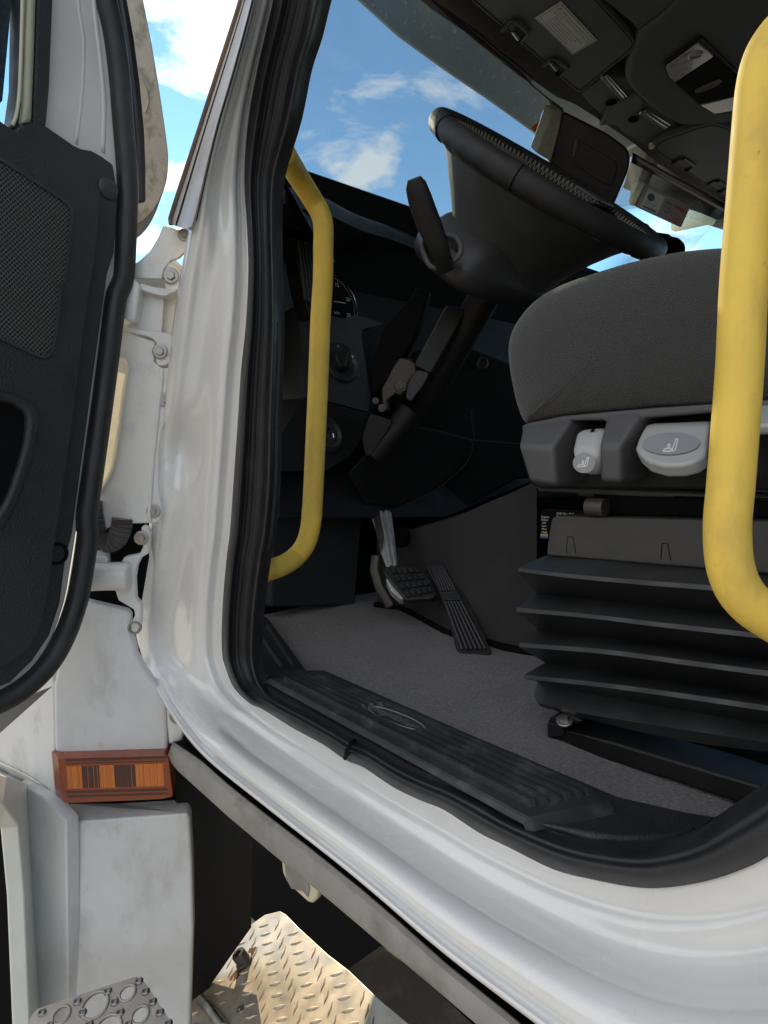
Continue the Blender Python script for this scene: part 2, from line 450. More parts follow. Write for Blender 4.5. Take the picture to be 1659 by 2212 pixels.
def quad_map(q):
    a, b, c, d = [V(p) for p in q]     # top-left, top-right, bottom-right, bottom-left
    return lambda u, v: (a * (1 - u) + b * u) * (1 - v) + (d * (1 - u) + c * u) * v
def text_quad(body, q, u0, v0, hv, wu):
    """text in a quad: left edge u0, baseline v0, letter height hv (fraction), width wu (fraction)"""
    f = quad_map(q); vs, fs = text_geo(body)
    if not vs: return [], []
    x1 = max(v[0] for v in vs) or 1
    return [f(u0 + x / x1 * wu, v0 - y * hv * 1.4) for x, y, z in vs], fs
def lift(geo, vec):
    vec = V(vec); return [V(v) + vec for v in geo[0]], geo[1]
def face_cam(p):
    return (CAMP - V(p)).normalized()
def seg_strip(a, b, w, nrm):
    a, b = V(a), V(b); s = (b - a).cross(V(nrm)).normalized() * w / 2
    return [a - s, b - s, b + s, a + s], [(0, 1, 2, 3)]

# ================================================================== the setting
gp = [(-1500, -1500, 0), (1500, -1500, 0), (1500, 1500, 0), (-1500, 1500, 0)]
g = obj('ground', gp, [(0, 1, 2, 3)], M_ground); g['kind'] = 'structure'

# unseen woods added behind the camera, a dark band for the paint to reflect
tl_ = []
random.seed(11)
for k in range(90):
    a = math.radians(180 + 180 * (k + random.random()) / 90); rr0 = 34 + 10 * random.random()
    c_ = V((rr0 * math.cos(a), rr0 * math.sin(a), 0)); hgt = 4.5 + 4 * random.random(); wd_ = 1.6 + 1.4 * random.random()
    for q_ in range(46):
        f_ = random.random(); p_ = c_ + V((random.gauss(0, wd_ * .6), random.gauss(0, wd_ * .6), hgt * (.08 + .9 * f_)))
        n_ = V((random.gauss(0, 1), random.gauss(0, 1), random.gauss(0, .6))).normalized(); u_ = n_.orthogonal().normalized(); w_ = n_.cross(u_); z_ = .7 + .6 * random.random()
        tl_.append(([p_ - u_ * z_, p_ - w_ * z_ * .7, p_ + u_ * z_, p_ + w_ * z_ * .7], [(0, 1, 2, 3)]))
M_leaf = mat('reflection_foliage', (.055, .075, .03), .8, var=(.6, .3))
wood = obj('reflection_woods', *join(*tl_), M_leaf, None, smooth=None, recalc=False); wood['kind'] = 'stuff'

# ================================================================== the cab
cab = thing('truck_cab', 'white truck cab with its driver door open and black ribbed rubber door seal', 'truck cab', (-.5, .44, 1.12))

S = [(592, -40), (589, 0), (572, 75), (556, 145), (536, 255), (527, 382), (533, 491), (536, 582), (531, 694), (520, 803), (513, 912), (504, 1040), (496, 1152), (489, 1206), (480, 1315), (479, 1406), (487, 1443), (505, 1486), (538, 1519), (563, 1530), (603, 1555), (639, 1577), (697, 1608), (745, 1641), (785, 1658), (846, 1699), (905, 1728), (959, 1750), (1032, 1798), (1097, 1830), (1194, 1878), (1274, 1899), (1365, 1916), (1437, 1918), (1528, 1903), (1601, 1879), (1659, 1850), (1760, 1780)]
O = [(556, -40), (546, 0), (531, 80), (508, 150), (476, 255), (440, 390), (414, 500), (400, 590), (383, 700), (368, 800), (350, 915), (342, 1040), (330, 1150), (318, 1220), (300, 1320), (290, 1390), (305, 1440), (340, 1490), (375, 1555), (400, 1604), (450, 1645), (494, 1679), (566, 1739), (630, 1788), (676, 1823), (740, 1874), (785, 1910), (857, 1972), (920, 2028), (966, 2070), (1097, 2168), (1200, 2240), (1300, 2320), (1420, 2400), (1560, 2450), (1700, 2450), (1850, 2450), (2000, 2400)]
T = [(708, -40), (698, 0), (680, 75), (658, 145), (636, 255), (600, 382), (595, 491), (597, 582), (600, 694), (598, 803), (594, 912), (592, 1040), (582, 1152), (572, 1206), (558, 1315), (553, 1406), (555, 1440), (563, 1468), (577, 1490), (593, 1502), (625, 1519), (665, 1538), (720, 1570), (765, 1595), (800, 1611), (860, 1646), (920, 1674), (975, 1697), (1040, 1727), (1100, 1763), (1195, 1800), (1270, 1822), (1360, 1832), (1420, 1826), (1500, 1800), (1580, 1745), (1659, 1692), (1740, 1630)]
NP = 4
S2 = catmull(S, NP); O2 = catmull(O, NP); T2 = catmull(T, NP)
def smooth(t): t = max(0, min(1, t)); return t * t * (3 - 2 * t)
def prof(tab, t):
    n_ = len(tab)
    for i in range(n_ - 1):
        if t <= tab[i + 1][0]:
            (a, va), (b, vb) = tab[i], tab[i + 1]; h = b - a
            sl = (vb - va) / h
            def m_(k):
                if k <= 0 or k >= n_ - 1: return 0 if k <= 0 else sl
                l = (tab[k][1] - tab[k - 1][1]) / (tab[k][0] - tab[k - 1][0]); r = (tab[k + 1][1] - tab[k][1]) / (tab[k + 1][0] - tab[k][0])
                return 0 if l * r <= 0 else 2 * l * r / (l + r)
            u = (t - a) / h
            return va * (1 + 2 * u) * (1 - u) ** 2 + m_(i) * h * u * (1 - u) ** 2 + vb * u * u * (3 - 2 * u) + m_(i + 1) * h * u * u * (u - 1)
    return tab[-1][1]
SILL = [(0, 0), (.14, .03), (.22, .10), (.32, .16), (.44, .34), (.58, .66), (.72, .84), (.82, .90), (.86, .91), (.88, .88), (.905, .955), (.93, .93), (.96, 1.0), (1, 1.01)]
PILL = [(0, 0), (.08, .03), (.20, .28), (.32, .40), (.55, .52), (.75, .74), (.9, .94), (1, 1.0)]
def soften(P, w):
    out = []
    for i in range(len(P)):
        k = min(w, i, len(P) - 1 - i); out.append(sum((P[j] for j in range(i - k, i + k + 1)), V((0, 0))) / (2 * k + 1))
    return out
S3 = soften(soften(S2, 10), 8); O2 = soften(O2, 6)
rows = []
nT = 44
for k in range(-1, nT + 2):
    row = []
    for i in range(len(S2)):
        a = smooth((i / NP - 15) / 5)                       # 0 pillar, 1 sill
        yo = lerp(.385, .350, a)
        t = max(0, min(1, k / nT))
        y = lerp(.44, yo, lerp(prof(PILL, t), prof(SILL, t), a))
        px = S2[i].lerp(S3[i], min(1, t * 3.5) * smooth((i / NP - 20) / 3)).lerp(O2[i], t)
        # pressed dent beside the hinge cover
        dx, dy = (px.x - 392) / 34, (px.y - 965) / 62
        y += .016 * math.exp(-(dx * dx + dy * dy))
        dx, dy = (px.x - 452) / 22, (px.y - 512) / 75
        y -= .006 * math.exp(-(dx * dx + dy * dy))
        p = PY(px, y)
        if k < 0: p = p + V((0, .05, 0))
        if k > nT: p = p + V((-.04, .012, 0)).lerp(V((0, .045, 0)), a)
        row.append(p)
    rows.append(row)
obj('body_shell', *grid(rows), M_white, cab, smooth=180)

# rubber seal round the opening
rows = []
nS = 22
for k in range(nS + 1):
    u = k / nS; row = []
    for i in range(len(S2)):
        a = smooth((i / NP - 16) / 4)
        # on the pillar: bulb, then ribs, then the inner trim; on the sill one fat bulb
        b1 = .020 * math.sin(math.pi * min(1, u / .34)) if u < .34 else (.006 * abs(math.sin(math.pi * (u - .34) / .12)) if u < .70 else .010 * math.sin(math.pi * (u - .70) / .30))
        b2 = .022 * math.sin(math.pi * min(1, u * 1.02)) ** .8 - .004 * math.exp(-((u - .62) / .06) ** 2)
        y = .441 + lerp(.018 * u, .02 * u, a) - lerp(b1, b2, a)
        row.append(PY(S2[i].lerp(T2[i], u), y))
    rows.append(row)
rows.append([p + V((0, .010, 0)) for p in rows[-1]])
seal = obj('door_seal', *grid(rows), M_rubber, cab, smooth=180)
jp = [PY(p, y) for p, y in (((745, 1638), .434), ((750, 1622), .419), ((757, 1608), .424), ((765, 1598), .452))]
obj('seal_joint', *tube(catmull(jp, 4), .0022, 8), M_black, seal)

# A-pillar inner trim going inward behind the seal
i0, i1 = 8 * NP, 13 * NP
rows = [[PY(T2[i], .458) + V((0, dy, 0)) + V((dx, 0, 0)) for i in range(i0, i1)] for dy, dx in ((0, 0), (.004, .001), (.006, -.01), (.010, -.06))]
obj('pillar_trim', *grid(rows), M_trim, cab, smooth=60)

# outer A-pillar strip beside the windscreen
sl = zz(zA, [(1455, -120), (1430, 0), (1300, 400), (1180, 770), (1060, 1130), (1003, 1310), (1012, 1332)])
sr = zz(zA, [(1520, -120), (1500, 0), (1395, 400), (1290, 760), (1210, 1100), (1152, 1340), (1110, 1362)])
sl, sr = resample(catmull(sl, 5), 36), resample(catmull(sr, 5), 36)
rows = []
for t, y in ((0, .47), (0, .40), (.08, .392), (.28, .386), (.30, .392), (.36, .392), (.38, .385), (.92, .377), (1, .382), (1, .41)):
    rows.append([PY(a.lerp(b, t), y) for a, b in zip(sl, sr)])
M_strip = mat('pillar_strip_paint', (.62, .60, .56), .45, coat=.2, var=(20, .06), dirt=[((.20, .13, .08), 10, .50, .72, .6), ((.12, .09, .07), 130, .68, .74, .7)])
ps = obj('pillar_strip', *grid(rows), M_strip, cab, smooth=60)
edge = [PY(a.lerp(b, .03), .389) for a, b in zip(sl, sr)]
obj('strip_edge', *tube(edge, .0028, 8), mat('dirty_edge', (.16, .11, .08), .7, var=(30, .3)), ps)
gap = [PY(p, .383) for p in sr[:-2]]
obj('strip_gap', *tube(gap, .0011, 6), M_black, ps)

# ---- sill plate with ribs and emblem
ZS = 1.18
q = zz(zH, [(215, 1152), (535, 1135)]) + zz(zL, [(775, 342), (262, 452)])
qa, qb, qc, qd = [PZ(p, ZS) for p in q]               # front-outer, front-inner, back-inner, back-outer
def sillp(u, v, h):
    return (qa * (1 - v) + qb * v) * (1 - u) + (qd * (1 - v) + qc * v) * u + V((0, 0, h))
us = [0, .004, .02, .045, .05] + [.05 + .90 * i / 60 for i in range(1, 60)] + [.95, .956, .985, .996, 1.0]
ribs = [.22, .36, .50, .64, .78, .90]
vs_ = [-.03, -.012, 0, .03, .08, .13]
for rv in ribs: vs_ += [rv - .050, rv - .036, rv - .028, rv + .028, rv + .036]
vs_ += [.955, .98, 1.0, 1.02]
rows = []
for u in us:
    row = []
    for v in vs_:
        h = 0
        for rv in ribs:
            if abs(v - rv) < .032 and .05 <= u <= .951:
                h = .0060
                if .34 < u < .545 and .42 < v < .86: h = 0.0
        if .34 < u < .545 and .42 < v < .86: h = .0012
        if v < .02: h -= .006 * ((.02 - v) / .05) ** 1.5
        if v > .97: h -= .006 * (v - .97) / .05
        if u < .02: h -= .006 * (.02 - u) / .02
        if u > .985: h -= .010 * (u - .985) / .015
        row.append(sillp(u, v, h))
    rows.append(row)
sill = obj('sill_plate', *grid(rows), M_sill, cab, smooth=24)
# emblem: an oval with slanted lettering
cu, cv, ru, rv_ = .437, .63, .098, .175
oval = [sillp(cu + ru * math.cos(a) , cv + rv_ * math.sin(a), .0022) for a in [2 * math.pi * k / 60 for k in range(61)]]
ov = tube(oval, .0008, 6, cap=False)
eq = [sillp(.355, .50, .0014), sillp(.355, .76, .0014), sillp(.52, .76, .0014), sillp(.52, .50, .0014)]
fm = quad_map([sillp(.352, .77, .003), sillp(.522, .77, .003), sillp(.522, .50, .003), sillp(.352, .50, .003)])
tv, tf = text_geo('Freightliner')
x1 = max(v[0] for v in tv)
tx = ([fm(x / x1 + (y - .3) * .06, .85 - y * .9) for x, y, z in tv], tf)
obj('emblem', *join(ov, tx), M_embl, sill, smooth=40)
# bare sill behind and beyond the plate
bp = [PZ(p, ZS - .010) + V((0, .004, 0)) for p in T2[17 * NP:37 * NP + 1]] + [PZ(p, ZS - .010) for p in ((1700, 1800), (1640, 1780), (1480, 1755), (1335, 1722), (1000, 1580), (700, 1448), (600, 1448))]
obj('sill_base', *prism(bp, (0, 0, -.05)), M_trim, cab)
bl = catmull([PZ(p, ZS - .007) for p in zz(zL, [(300, 468), (480, 512), (620, 545), (780, 562), (930, 560), (1080, 538), (1220, 500)])], 5)
obj('sill_end_ridge', *tube(bl, [.0045 * min(1, .35 + 2.2 * min(i, len(bl) - 1 - i) / len(bl)) for i in range(len(bl))], 10), M_trim, cab, smooth=180)

# ---- carpet and footwell
ZF = 1.12
cp = [(-1.12, .50), (-1.12, 1.02), (-.98, 1.02), (-.80, .95), (-.70, .945), (-.60, .96), (-.45, 1.05), (-.3, 1.25), (-.3, 2.6), (1.2, 2.6), (1.2, .50)]
n = 90
xs = [-1.15 + 2.2 * i / 140 for i in range(141)]; ys = [.46 + 1.0 * j / 70 for j in range(71)]
import mathutils
rows = [[V((x, y, ZF + .005 * mathutils.noise.noise(V((x * 7, y * 7, 0))) + .0012 * mathutils.noise.noise(V((x * 60, y * 60, 3))))) for y in ys] for x in xs]
obj('floor_carpet', *grid(rows), M_carp, cab, smooth=180)
# ribbed corner scuff trim at the foot of the pillar
ct = zz(zH, [(150, 960), (192, 775), (232, 800), (462, 1112), (210, 1148), (165, 1080)])
obj('corner_scuff', *prism([PZ(p, ZF + .02) for p in ct], (0, 0, -.03)), M_trim, cab, bevel=.003)
for a, b in (((190, 905), (318, 1095)), ((232, 850), (385, 1085))):
    a3, b3 = [PZ(p, ZF + .022) for p in zz(zH, [a, b])]
    obj('scuff_rib', *tube([a3, b3], .0035, 8), M_plas, bpy.data.objects['corner_scuff'])

# engine tunnel wall beside the pedals
tb = zz(zH, [(880, 735), (1040, 760), (1170, 830), (1300, 900), (1440, 945), (1560, 965), (1659, 990), (1830, 1020)])
tt = zz(zH, [(880, 330), (1040, 300), (1150, 260), (1300, 225), (1450, 160), (1560, 110), (1659, 70), (1830, -10)])
tb, tt = resample(tb, 30), resample(tt, 30)
b3 = [PZ(p, ZF - .003) for p in tb]
rows = []
for k in range(13):
    t = k / 12
    rows.append([ (lambda base, pt: PY(pt, base.y + .012 * t + .01 * math.sin(math.pi * t)))(b3[i], tb[i].lerp(tt[i], t)) for i in range(30)])
rows.append([p + V((0.0, .22, .03)) for p in rows[-1]])
M_tun = mat('tunnel_trim', (.034, .032, .032), .85, var=(10, .15), dirt=((.09, .08, .075), 8, .5, .8, .5), bump=[(700, .3, 'noise', .001)])
obj('tunnel_wall', *grid(rows), M_tun, cab, smooth=60)
obj('tunnel_skirt', *tube([p + V((0, -.006, .004)) for p in b3], .008, 8), M_black, cab)
hp_ = zz(zH, [(1015, 325)])[0]
hq_ = PY(hp_, b3[3].y - .004)
obj('tunnel_hole', *lathe(hq_, (.2, -1, .1), [(.022, -.01), (.022, .004), (.018, .006), (.016, .001)], 24), M_black, cab)  # round hole, its dark drawn as a black rimmed disc
# dark lower pocket plate on the tunnel with the shift decal
PT = (PY((1190, 1160), .93), V((.25, -1, 0)).normalized())
dq = zz(zI, [(310, 160), (660, 178), (660, 345), (300, 330)])
d3 = [PL(p, PT) for p in dq]
decal = obj('shift_decal', *prism(rounded(d3, .006), (0, .012, 0)), M_black, cab, bevel=.001)
def tzI(body, x, y, w, h, m_, nm='lettering'):
    pts = [PL(p, PT) for p in zz(zI, [(x, y), (x + w, y + w * .02), (x + w, y + h + w * .02), (x, y + h)])]
    g_ = text_quad(body, pts, 0, 1, .72, 1)
    return lift(g_, face_cam(pts[0]) * .0015)
geo = [tzI(*a, None) for a in (('Shift Up - Pull', 403, 172, 102, 17), ('Shift Down - Push', 403, 190, 130, 17), ('Engine', 313, 193, 46, 16), ('Brake', 313, 210, 40, 16), ('Off', 318, 229, 22, 16), ('Low', 316, 247, 26, 16), ('Med', 315, 265, 28, 16), ('High', 314, 283, 32, 16))]
obj('lettering', *join(*geo), M_icon, decal, smooth=None)
for (x, y, w, h, m_, t_) in ((308, 304, 44, 13, M_warn, 'WARNING'), (308, 318, 44, 11, M_blue, 'NOTICE')):
    pts = [PL(p, PT) + face_cam(PL(p, PT)) * .0012 for p in zz(zI, [(x, y), (x + w, y + 1), (x + w, y + h + 1), (x, y + h)])]
    obj('decal_strip', pts, [(0, 1, 2, 3)], m_, decal, smooth=None)

# firewall, kick panel, rear wall, far side, roof shell
def quadface(name, pts, m_, th=.02, **k): return obj(name, pts, [tuple(range(len(pts)))], m_, cab, solid=th, smooth=None, **k)
obj('firewall', *box((-1.17, 1.72, 1.56), (.03, 1.94, .96)), M_black, cab, bevel=.004)
kp = [PXp(p, -1.09) for p in zz(zH, [(255, 180), (800, 180), (752, 735), (250, 742)])]
obj('firewall_side', *box((-1.17, .615, 1.43), (.03, .27, .72)), M_black, cab, bevel=.004)
obj('kick_panel', *prism(kp, (-.05, 0, 0)), mat('kick_vinyl', (.030, .031, .036), .7, var=(10, .1), bump=[(800, .2, 'noise', .001)]), cab, bevel=.006)
obj('rear_wall', *box((1.30, 1.55, 1.75), (.04, 2.3, 1.4)), M_head, cab)
ry = 2.70
obj('far_side_wall', *join(box((.05, ry, 1.36), (2.5, .04, .60)), box((.05, ry, 2.42), (2.5, .04, .22)), box((-.9, ry, 1.98), (.16, .04, .66)), box((.85, ry, 1.98), (.9, .04, .66))), M_head, cab)
obj('near_side_rear', *box((.62, .50, 1.75), (1.3, .05, 1.5)), M_white, cab, bevel=.01)
obj('cab_underside', *box((.13, 1.56, 1.085), (2.54, 2.2, .04)), M_black, cab)

# ---- dashboard
PD = (V((-1.06, .95, 1.70)), V((1, 0, .30)).normalized())
br_px = [(600, 392), (621, 404), (690, 422), (767, 462), (840, 488), (916, 519), (1000, 548), (1120, 580), (1300, 600), (1480, 585), (1640, 590)]
br_x = [-.86, -.90, -1.0, -1.08, -1.13, -1.17, -1.19, -1.20, -1.21, -1.22, -1.22]
brow = [PXp(p, x) for p, x in zip(br_px, br_x)]
brow = catmull(brow, 4)
nb_ = len(brow) - 1
rows = [[p + V((-.45 * smooth(i / nb_ * 2.2 - .25), .10 * (1 - smooth(i / nb_ * 2)), -.10)) for i, p in enumerate(brow)], [p + V((-.06 * smooth(i / nb_ * 3), .02 * (1 - smooth(i / nb_ * 3)), -.004)) for i, p in enumerate(brow)], [p.copy() for p in brow], [p + V((.014, 0, -.014)) for p in brow],
        [p + V((.014, 0, -.034)) for p in brow], [p + V((-.01, 0, -.045)) for p in brow], [p + V((-.10, 0, -.07)) for p in brow], [p + V((-.12, 0, -.30)) for p in brow]]
dash = obj('dashboard', *grid(rows), M_dark, cab, smooth=50)
# cluster face, behind everything
cf = [PL(p, (PD[0] + V((-.06, 0, 0)), PD[1])) for p in ((600, 430), (700, 440), (1000, 560), (1250, 620), (1250, 1000), (960, 1120), (600, 1120))]
obj('instrument_face', *prism(cf, (-.03, 0, 0)), M_dark, dash, bevel=.004)
# gauge
gc = PL(zz(zE, [(462, 290)])[0], (PD[0] + V((-.05, 0, 0)), PD[1])); gn = PD[1]
gup = (V((0, 0, 1)) - gn * gn.z).normalized(); grt = V((0, 1, 0))
gr = .066
gauge = obj('gauge', *lathe(gc, gn, [(gr, -.004), (gr, .004), (gr * .97, .0045)], 48), M_black, dash)
ring = [gc + gn * .008 + (grt * math.cos(a) + gup * math.sin(a)) * gr * .96 for a in [math.radians(x) for x in range(-40, 225, 4)]]
obj('gauge_ring', *tube(ring, .0011, 6), M_chrome, gauge)
marks = []
for k in range(0, 51):
    a = math.radians(215 - k * 5.0); L_ = .10 if k % 10 == 0 else .05
    d_ = grt * math.cos(a) + gup * math.sin(a)
    marks.append(seg_strip(gc + gn * .006 + d_ * gr * .90, gc + gn * .006 + d_ * gr * (.90 - L_), .0009, gn))
for k, s_ in ((1, '5'), (2, '10'), (3, '15'), (4, '20'), (5, '25')):
    a = math.radians(215 - k * 50); d_ = grt * math.cos(a) + gup * math.sin(a)
    marks.append(text_at(s_, gc + gn * .006 + d_ * gr * .68 - gup * .004, grt, gup, .009, 'CENTER'))
marks.append(text_at('RPM', gc + gn * .006 - gup * .028 + grt * .004, grt, gup, .006, 'CENTER'))
obj('gauge_print', *join(*marks), M_icon, gauge, smooth=None)
obj('needle', *seg_strip(gc + gn * .0075, gc + gn * .0075 + (grt * .99 + gup * .02) * gr * .5, .0016, gn), M_icon, gauge, smooth=None)
sg = gc + grt * .040 - gup * .066
ring2 = [sg + gn * .010 + (grt * math.cos(a) + gup * math.sin(a)) * .030 for a in [math.radians(x) for x in range(20, 165, 5)]]
obj('small_gauge_ring', *tube(ring2, .0008, 6), M_chrome, dash)
# switch panel
sp = zz(zE, [(262, 296), (345, 322), (460, 368), (530, 382), (600, 366), (680, 380), (772, 416), (645, 445), (640, 500), (692, 858), (680, 938), (430, 872), (300, 852)])
PD2 = (PD[0] + V((.03, 0, 0)), PD[1])
M_swp = mat('switch_panel_plastic', (.042, .043, .045), .5, var=(15, .1), bump=[(700, .3, 'voro', .0008)])
swp = obj('switch_panel', *prism(rounded([PL(p, PD2) for p in sp], .006), (-.07, 0, -.01)), M_swp, dash, bevel=.004, seg=3)
lp = zz(zE, [(165, 1060), (300, 855), (430, 880), (678, 945), (655, 1010), (640, 1100), (560, 1210), (420, 1290), (120, 1290)])
lop = obj('lower_panel', *prism(rounded([PL(p, PD2) for p in lp], .006), (-.09, 0, 0)), M_dark, dash, bevel=.004, seg=3)
sc = PL(zz(zE, [(515, 645)])[0], (PD2[0] + PD2[1] * .004, PD2[1]))
n2 = PD2[1]
sw = obj('light_switch', *lathe(sc, n2, [(.0405, -.004), (.0405, .004), (.038, .0065), (.033, .002), (.0325, .002)], 40), M_plas, dash)
kc = sc + grt * -.006 + n2 * .002
obj('switch_knob', *join(lathe(kc, n2, [(.021, 0), (.0205, .016), (.019, .018)], 30), box(kc + n2 * .022, (.016, .008, .036), Matrix.Rotation(math.radians(-15), 3, n2))), M_leather, sw, bevel=.002)
ic = [text_at('0', sc + n2 * .0066 + gup * .0285 + grt * -.004, grt, gup, .0055, 'CENTER')]
for ang in (52, 25, 3):
    d_ = grt * math.cos(math.radians(ang)) + gup * math.sin(math.radians(ang)); c_ = sc + n2 * .0066 + d_ * .0285
    if ang == 25:
        ic.append(([c_ + grt * x + gup * y for x, y in [(0, -.003), (.002, -.003), (.004, -.0015), (.0042, 0), (.004, .0015), (.002, .003), (0, .003)]], [tuple(range(7))]))
        for k in (-1, 0, 1): ic.append(seg_strip(c_ + gup * k * .0018 - grt * .005, c_ + gup * k * .0018 - grt * .0015, .0007, n2))
    else:
        for k in range(8):
            e_ = grt * math.cos(k * math.pi / 4) + gup * math.sin(k * math.pi / 4)
            ic.append(seg_strip(c_ + e_ * .002, c_ + e_ * .0042, .0007, n2))
obj('switch_symbols', *join(*ic), M_icon, sw, smooth=None)
kc = PL(zz(zE, [(428, 1075)])[0], (PD2[0] + PD2[1] * .003, PD2[1]))
ign = obj('ignition_bezel', *lathe(kc, n2, [(.036, -.004), (.034, .006), (.027, .012), (.022, .006)], 32), M_plas, dash)
obj('key_barrel', *lathe(kc + n2 * .006, n2, [(.011, 0), (.011, .006), (.008, .007)], 24), M_chrome, ign)
# side air vent with slats
PV = (V((-1.0, .74, 1.78)), V((.9, .25, .1)).normalized())
vent = obj('air_vent', *prism([PL(p, PV) for p in zz(zB, [(235, 1400), (360, 1450), (360, 1900), (330, 1880), (290, 1720)])], (-.04, 0, 0)), M_dark, dash, bevel=.003)
for k in range(5):
    x = 255 + k * 20
    a3, b3_ = [PL(p, PV) + V((.004, 0, 0)) for p in zz(zB, [(x, 1420 + k * 8), (x + 40, 1780 + k * 15)])]
    obj('slat', *tube([a3, b3_], .003, 6), M_plas, vent)
for k in range(5):
    y = 1265 + k * 24
    a3, b3_ = [PL(p, PV) + V((.006, 0, 0)) for p in zz(zB, [(222 + k * 6, y), (350, y + 50)])]
    obj('slat', *tube([a3, b3_], .003, 6), M_plas, vent)
# knee cover under the column
PK = (V((-.98, .95, 1.45)), V((1, -.15, -.25)).normalized())
kn = zz(zE, [(690, 1160), (760, 1150), (860, 1080), (930, 1030), (1010, 1035), (1150, 1070), (1310, 1108), (1290, 1180), (1240, 1260), (1080, 1400), (860, 1500), (660, 1480), (560, 1300), (660, 1190)])
obj('knee_cover', *prism(rounded([PL(p, PK) for p in kn], .008), (-.05, .02, 0)), M_dark, dash, bevel=.004, seg=3)
PK2 = (PK[0] + V((-.10, 0, 0)), V((1, -.3, -.1)).normalized())
kn2 = zz(zE, [(1000, 560), (1300, 560), (1660, 700), (1900, 1000), (1900, 1300), (1560, 1340), (1000, 1640), (860, 1500), (700, 1500), (800, 1000)])
obj('under_dash_panel', *prism([PL(p, PK2) for p in kn2], (-.05, .02, 0)), M_dark, dash, bevel=.006)
for c_ in ((1195, 600), (1352, 655)):
    p = PL(zz(zE, [c_])[0], (PK2[0] + V((.004, 0, 0)), PK2[1]))
    obj('screw_cap', *lathe(p, PK2[1], [(.016, 0), (.016, .004), (.013, .006), (.010, .002)], 24), M_plas, dash)

for sm in ([(1290, 930), (1302, 1040), (1312, 1108)], [(1312, 1108), (1430, 1115), (1600, 1130)], [(1300, 1130), (1288, 1190), (1240, 1265), (1080, 1400), (900, 1490)], [(930, 1030), (1010, 1032), (1150, 1066), (1312, 1106)]):
    obj('panel_seam', *tube(catmull([PL(p, (PK[0] + V((.004, 0, 0)), PK[1])) for p in zz(zE, sm)], 4), .0011, 6), M_plas, dash)
# ---- steering column
WC = D((1186, 398), 1.12)
WT = math.radians(38.5)
WN = V((math.sin(WT), 0, math.cos(WT))); WU = V((-math.cos(WT), 0, math.sin(WT))); WY = V((0, 1, 0))
column = obj('steering_column', *tube([WC - WN * .10, WC - WN * .62], .03, 16), M_dark, cab)
# bulky shroud as stacked rounded sections along the column
rows = []
prof_s = [(.095, .060, .050, 0), (.10, .084, .076, 0), (.125, .100, .082, .004), (.150, .112, .088, .008), (.154, .1155, .091, .008), (.176, .116, .088, .010), (.190, .108, .080, .010), (.194, .09, .068, .01), (.194, .04, .03, .01)]
for h, a, b, off in prof_s:
    row = []
    for k in range(36):
        an = 2 * math.pi * k / 36; e = .52
        x = abs(math.cos(an)) ** e * math.copysign(1, math.cos(an)); z = abs(math.sin(an)) ** e * math.copysign(1, math.sin(an))
        row.append(WC - WN * h - WY * (off + .035) + WY * x * a * 1.15 + WU * z * b)
    rows.append(row)
vs, fs = grid(rows, closed_v=True); fs.append(tuple(range(36))); fs.append(tuple(range(len(vs) - 1, len(vs) - 37, -1)))
obj('shroud', vs, fs, M_plas, column, smooth=60, sub=1)
SD = 1.06
# stalk with boot
st = [D(p, d) for p, d in zip(zz(zB, [(950, 1060), (985, 1180), (1040, 1330), (1085, 1440), (1110, 1510), (1140, 1600)]), (.96, .975, .99, 1.0, 1.01, 1.03))]
rows = []
wid = [.030, .045, .044, .036, .032, .030]; thk = [.010, .017, .017, .014, .013, .012]
c0 = catmull(st, 3); w0 = resample([(i, a, 0) for i, a in enumerate(wid)], len(c0)); 
def lut(tab, t):
    t *= len(tab) - 1; i = min(len(tab) - 2, int(t)); return lerp(tab[i], tab[i + 1], t - i)
for i, p in enumerate(c0):
    t = i / (len(c0) - 1); tn = ((c0[min(i + 1, len(c0) - 1)] - c0[max(0, i - 1)])).normalized()
    vw = face_cam(p); sd = tn.cross(vw).normalized(); fw = sd.cross(tn)
    hw = lut([.0145, .0180, .0185, .0165, .0150, .0145], t); ht = lut(thk, t) * .8
    if i == 0: hw *= .72; ht *= .6
    rows.append([p + sd * hw * (abs(math.cos(a)) ** .7 * math.copysign(1, math.cos(a))) + fw * ht * (abs(math.sin(a)) ** .7 * math.copysign(1, math.sin(a))) for a in [2 * math.pi * k / 20 for k in range(20)]])
vs, fs = grid(rows, closed_v=True); fs.append(tuple(range(20))); fs.append(tuple(range(len(vs) - 1, len(vs) - 21, -1)))
stalk = obj('stalk', vs, fs, M_dark, column, smooth=50)
ring = catmull([D(p, SD - .035) for p in zz(zB, [(1000, 1470), (1010, 1430), (1060, 1405), (1150, 1398), (1200, 1415), (1228, 1470), (1215, 1520), (1160, 1565), (1090, 1588), (1040, 1570)])], 4, closed=True)
ring.append(ring[0])
cc = sum((p for p in ring), V((0, 0, 0))) / len(ring)
bz = obj('stalk_bezel', *tube(ring, .0045, 10, cap=False), M_pan, column)
inner = [cc + (p - cc) * .97 for p in ring[:-1]]; mid = [cc + (p - cc) * .55 + V((-.004, .02, -.008)) for p in ring[:-1]]
vs, fs = grid([inner, mid], closed_v=True); fs.append(tuple(range(len(inner), 2 * len(inner))))
obj('stalk_boot', vs, fs, M_pan, bz, smooth=50)
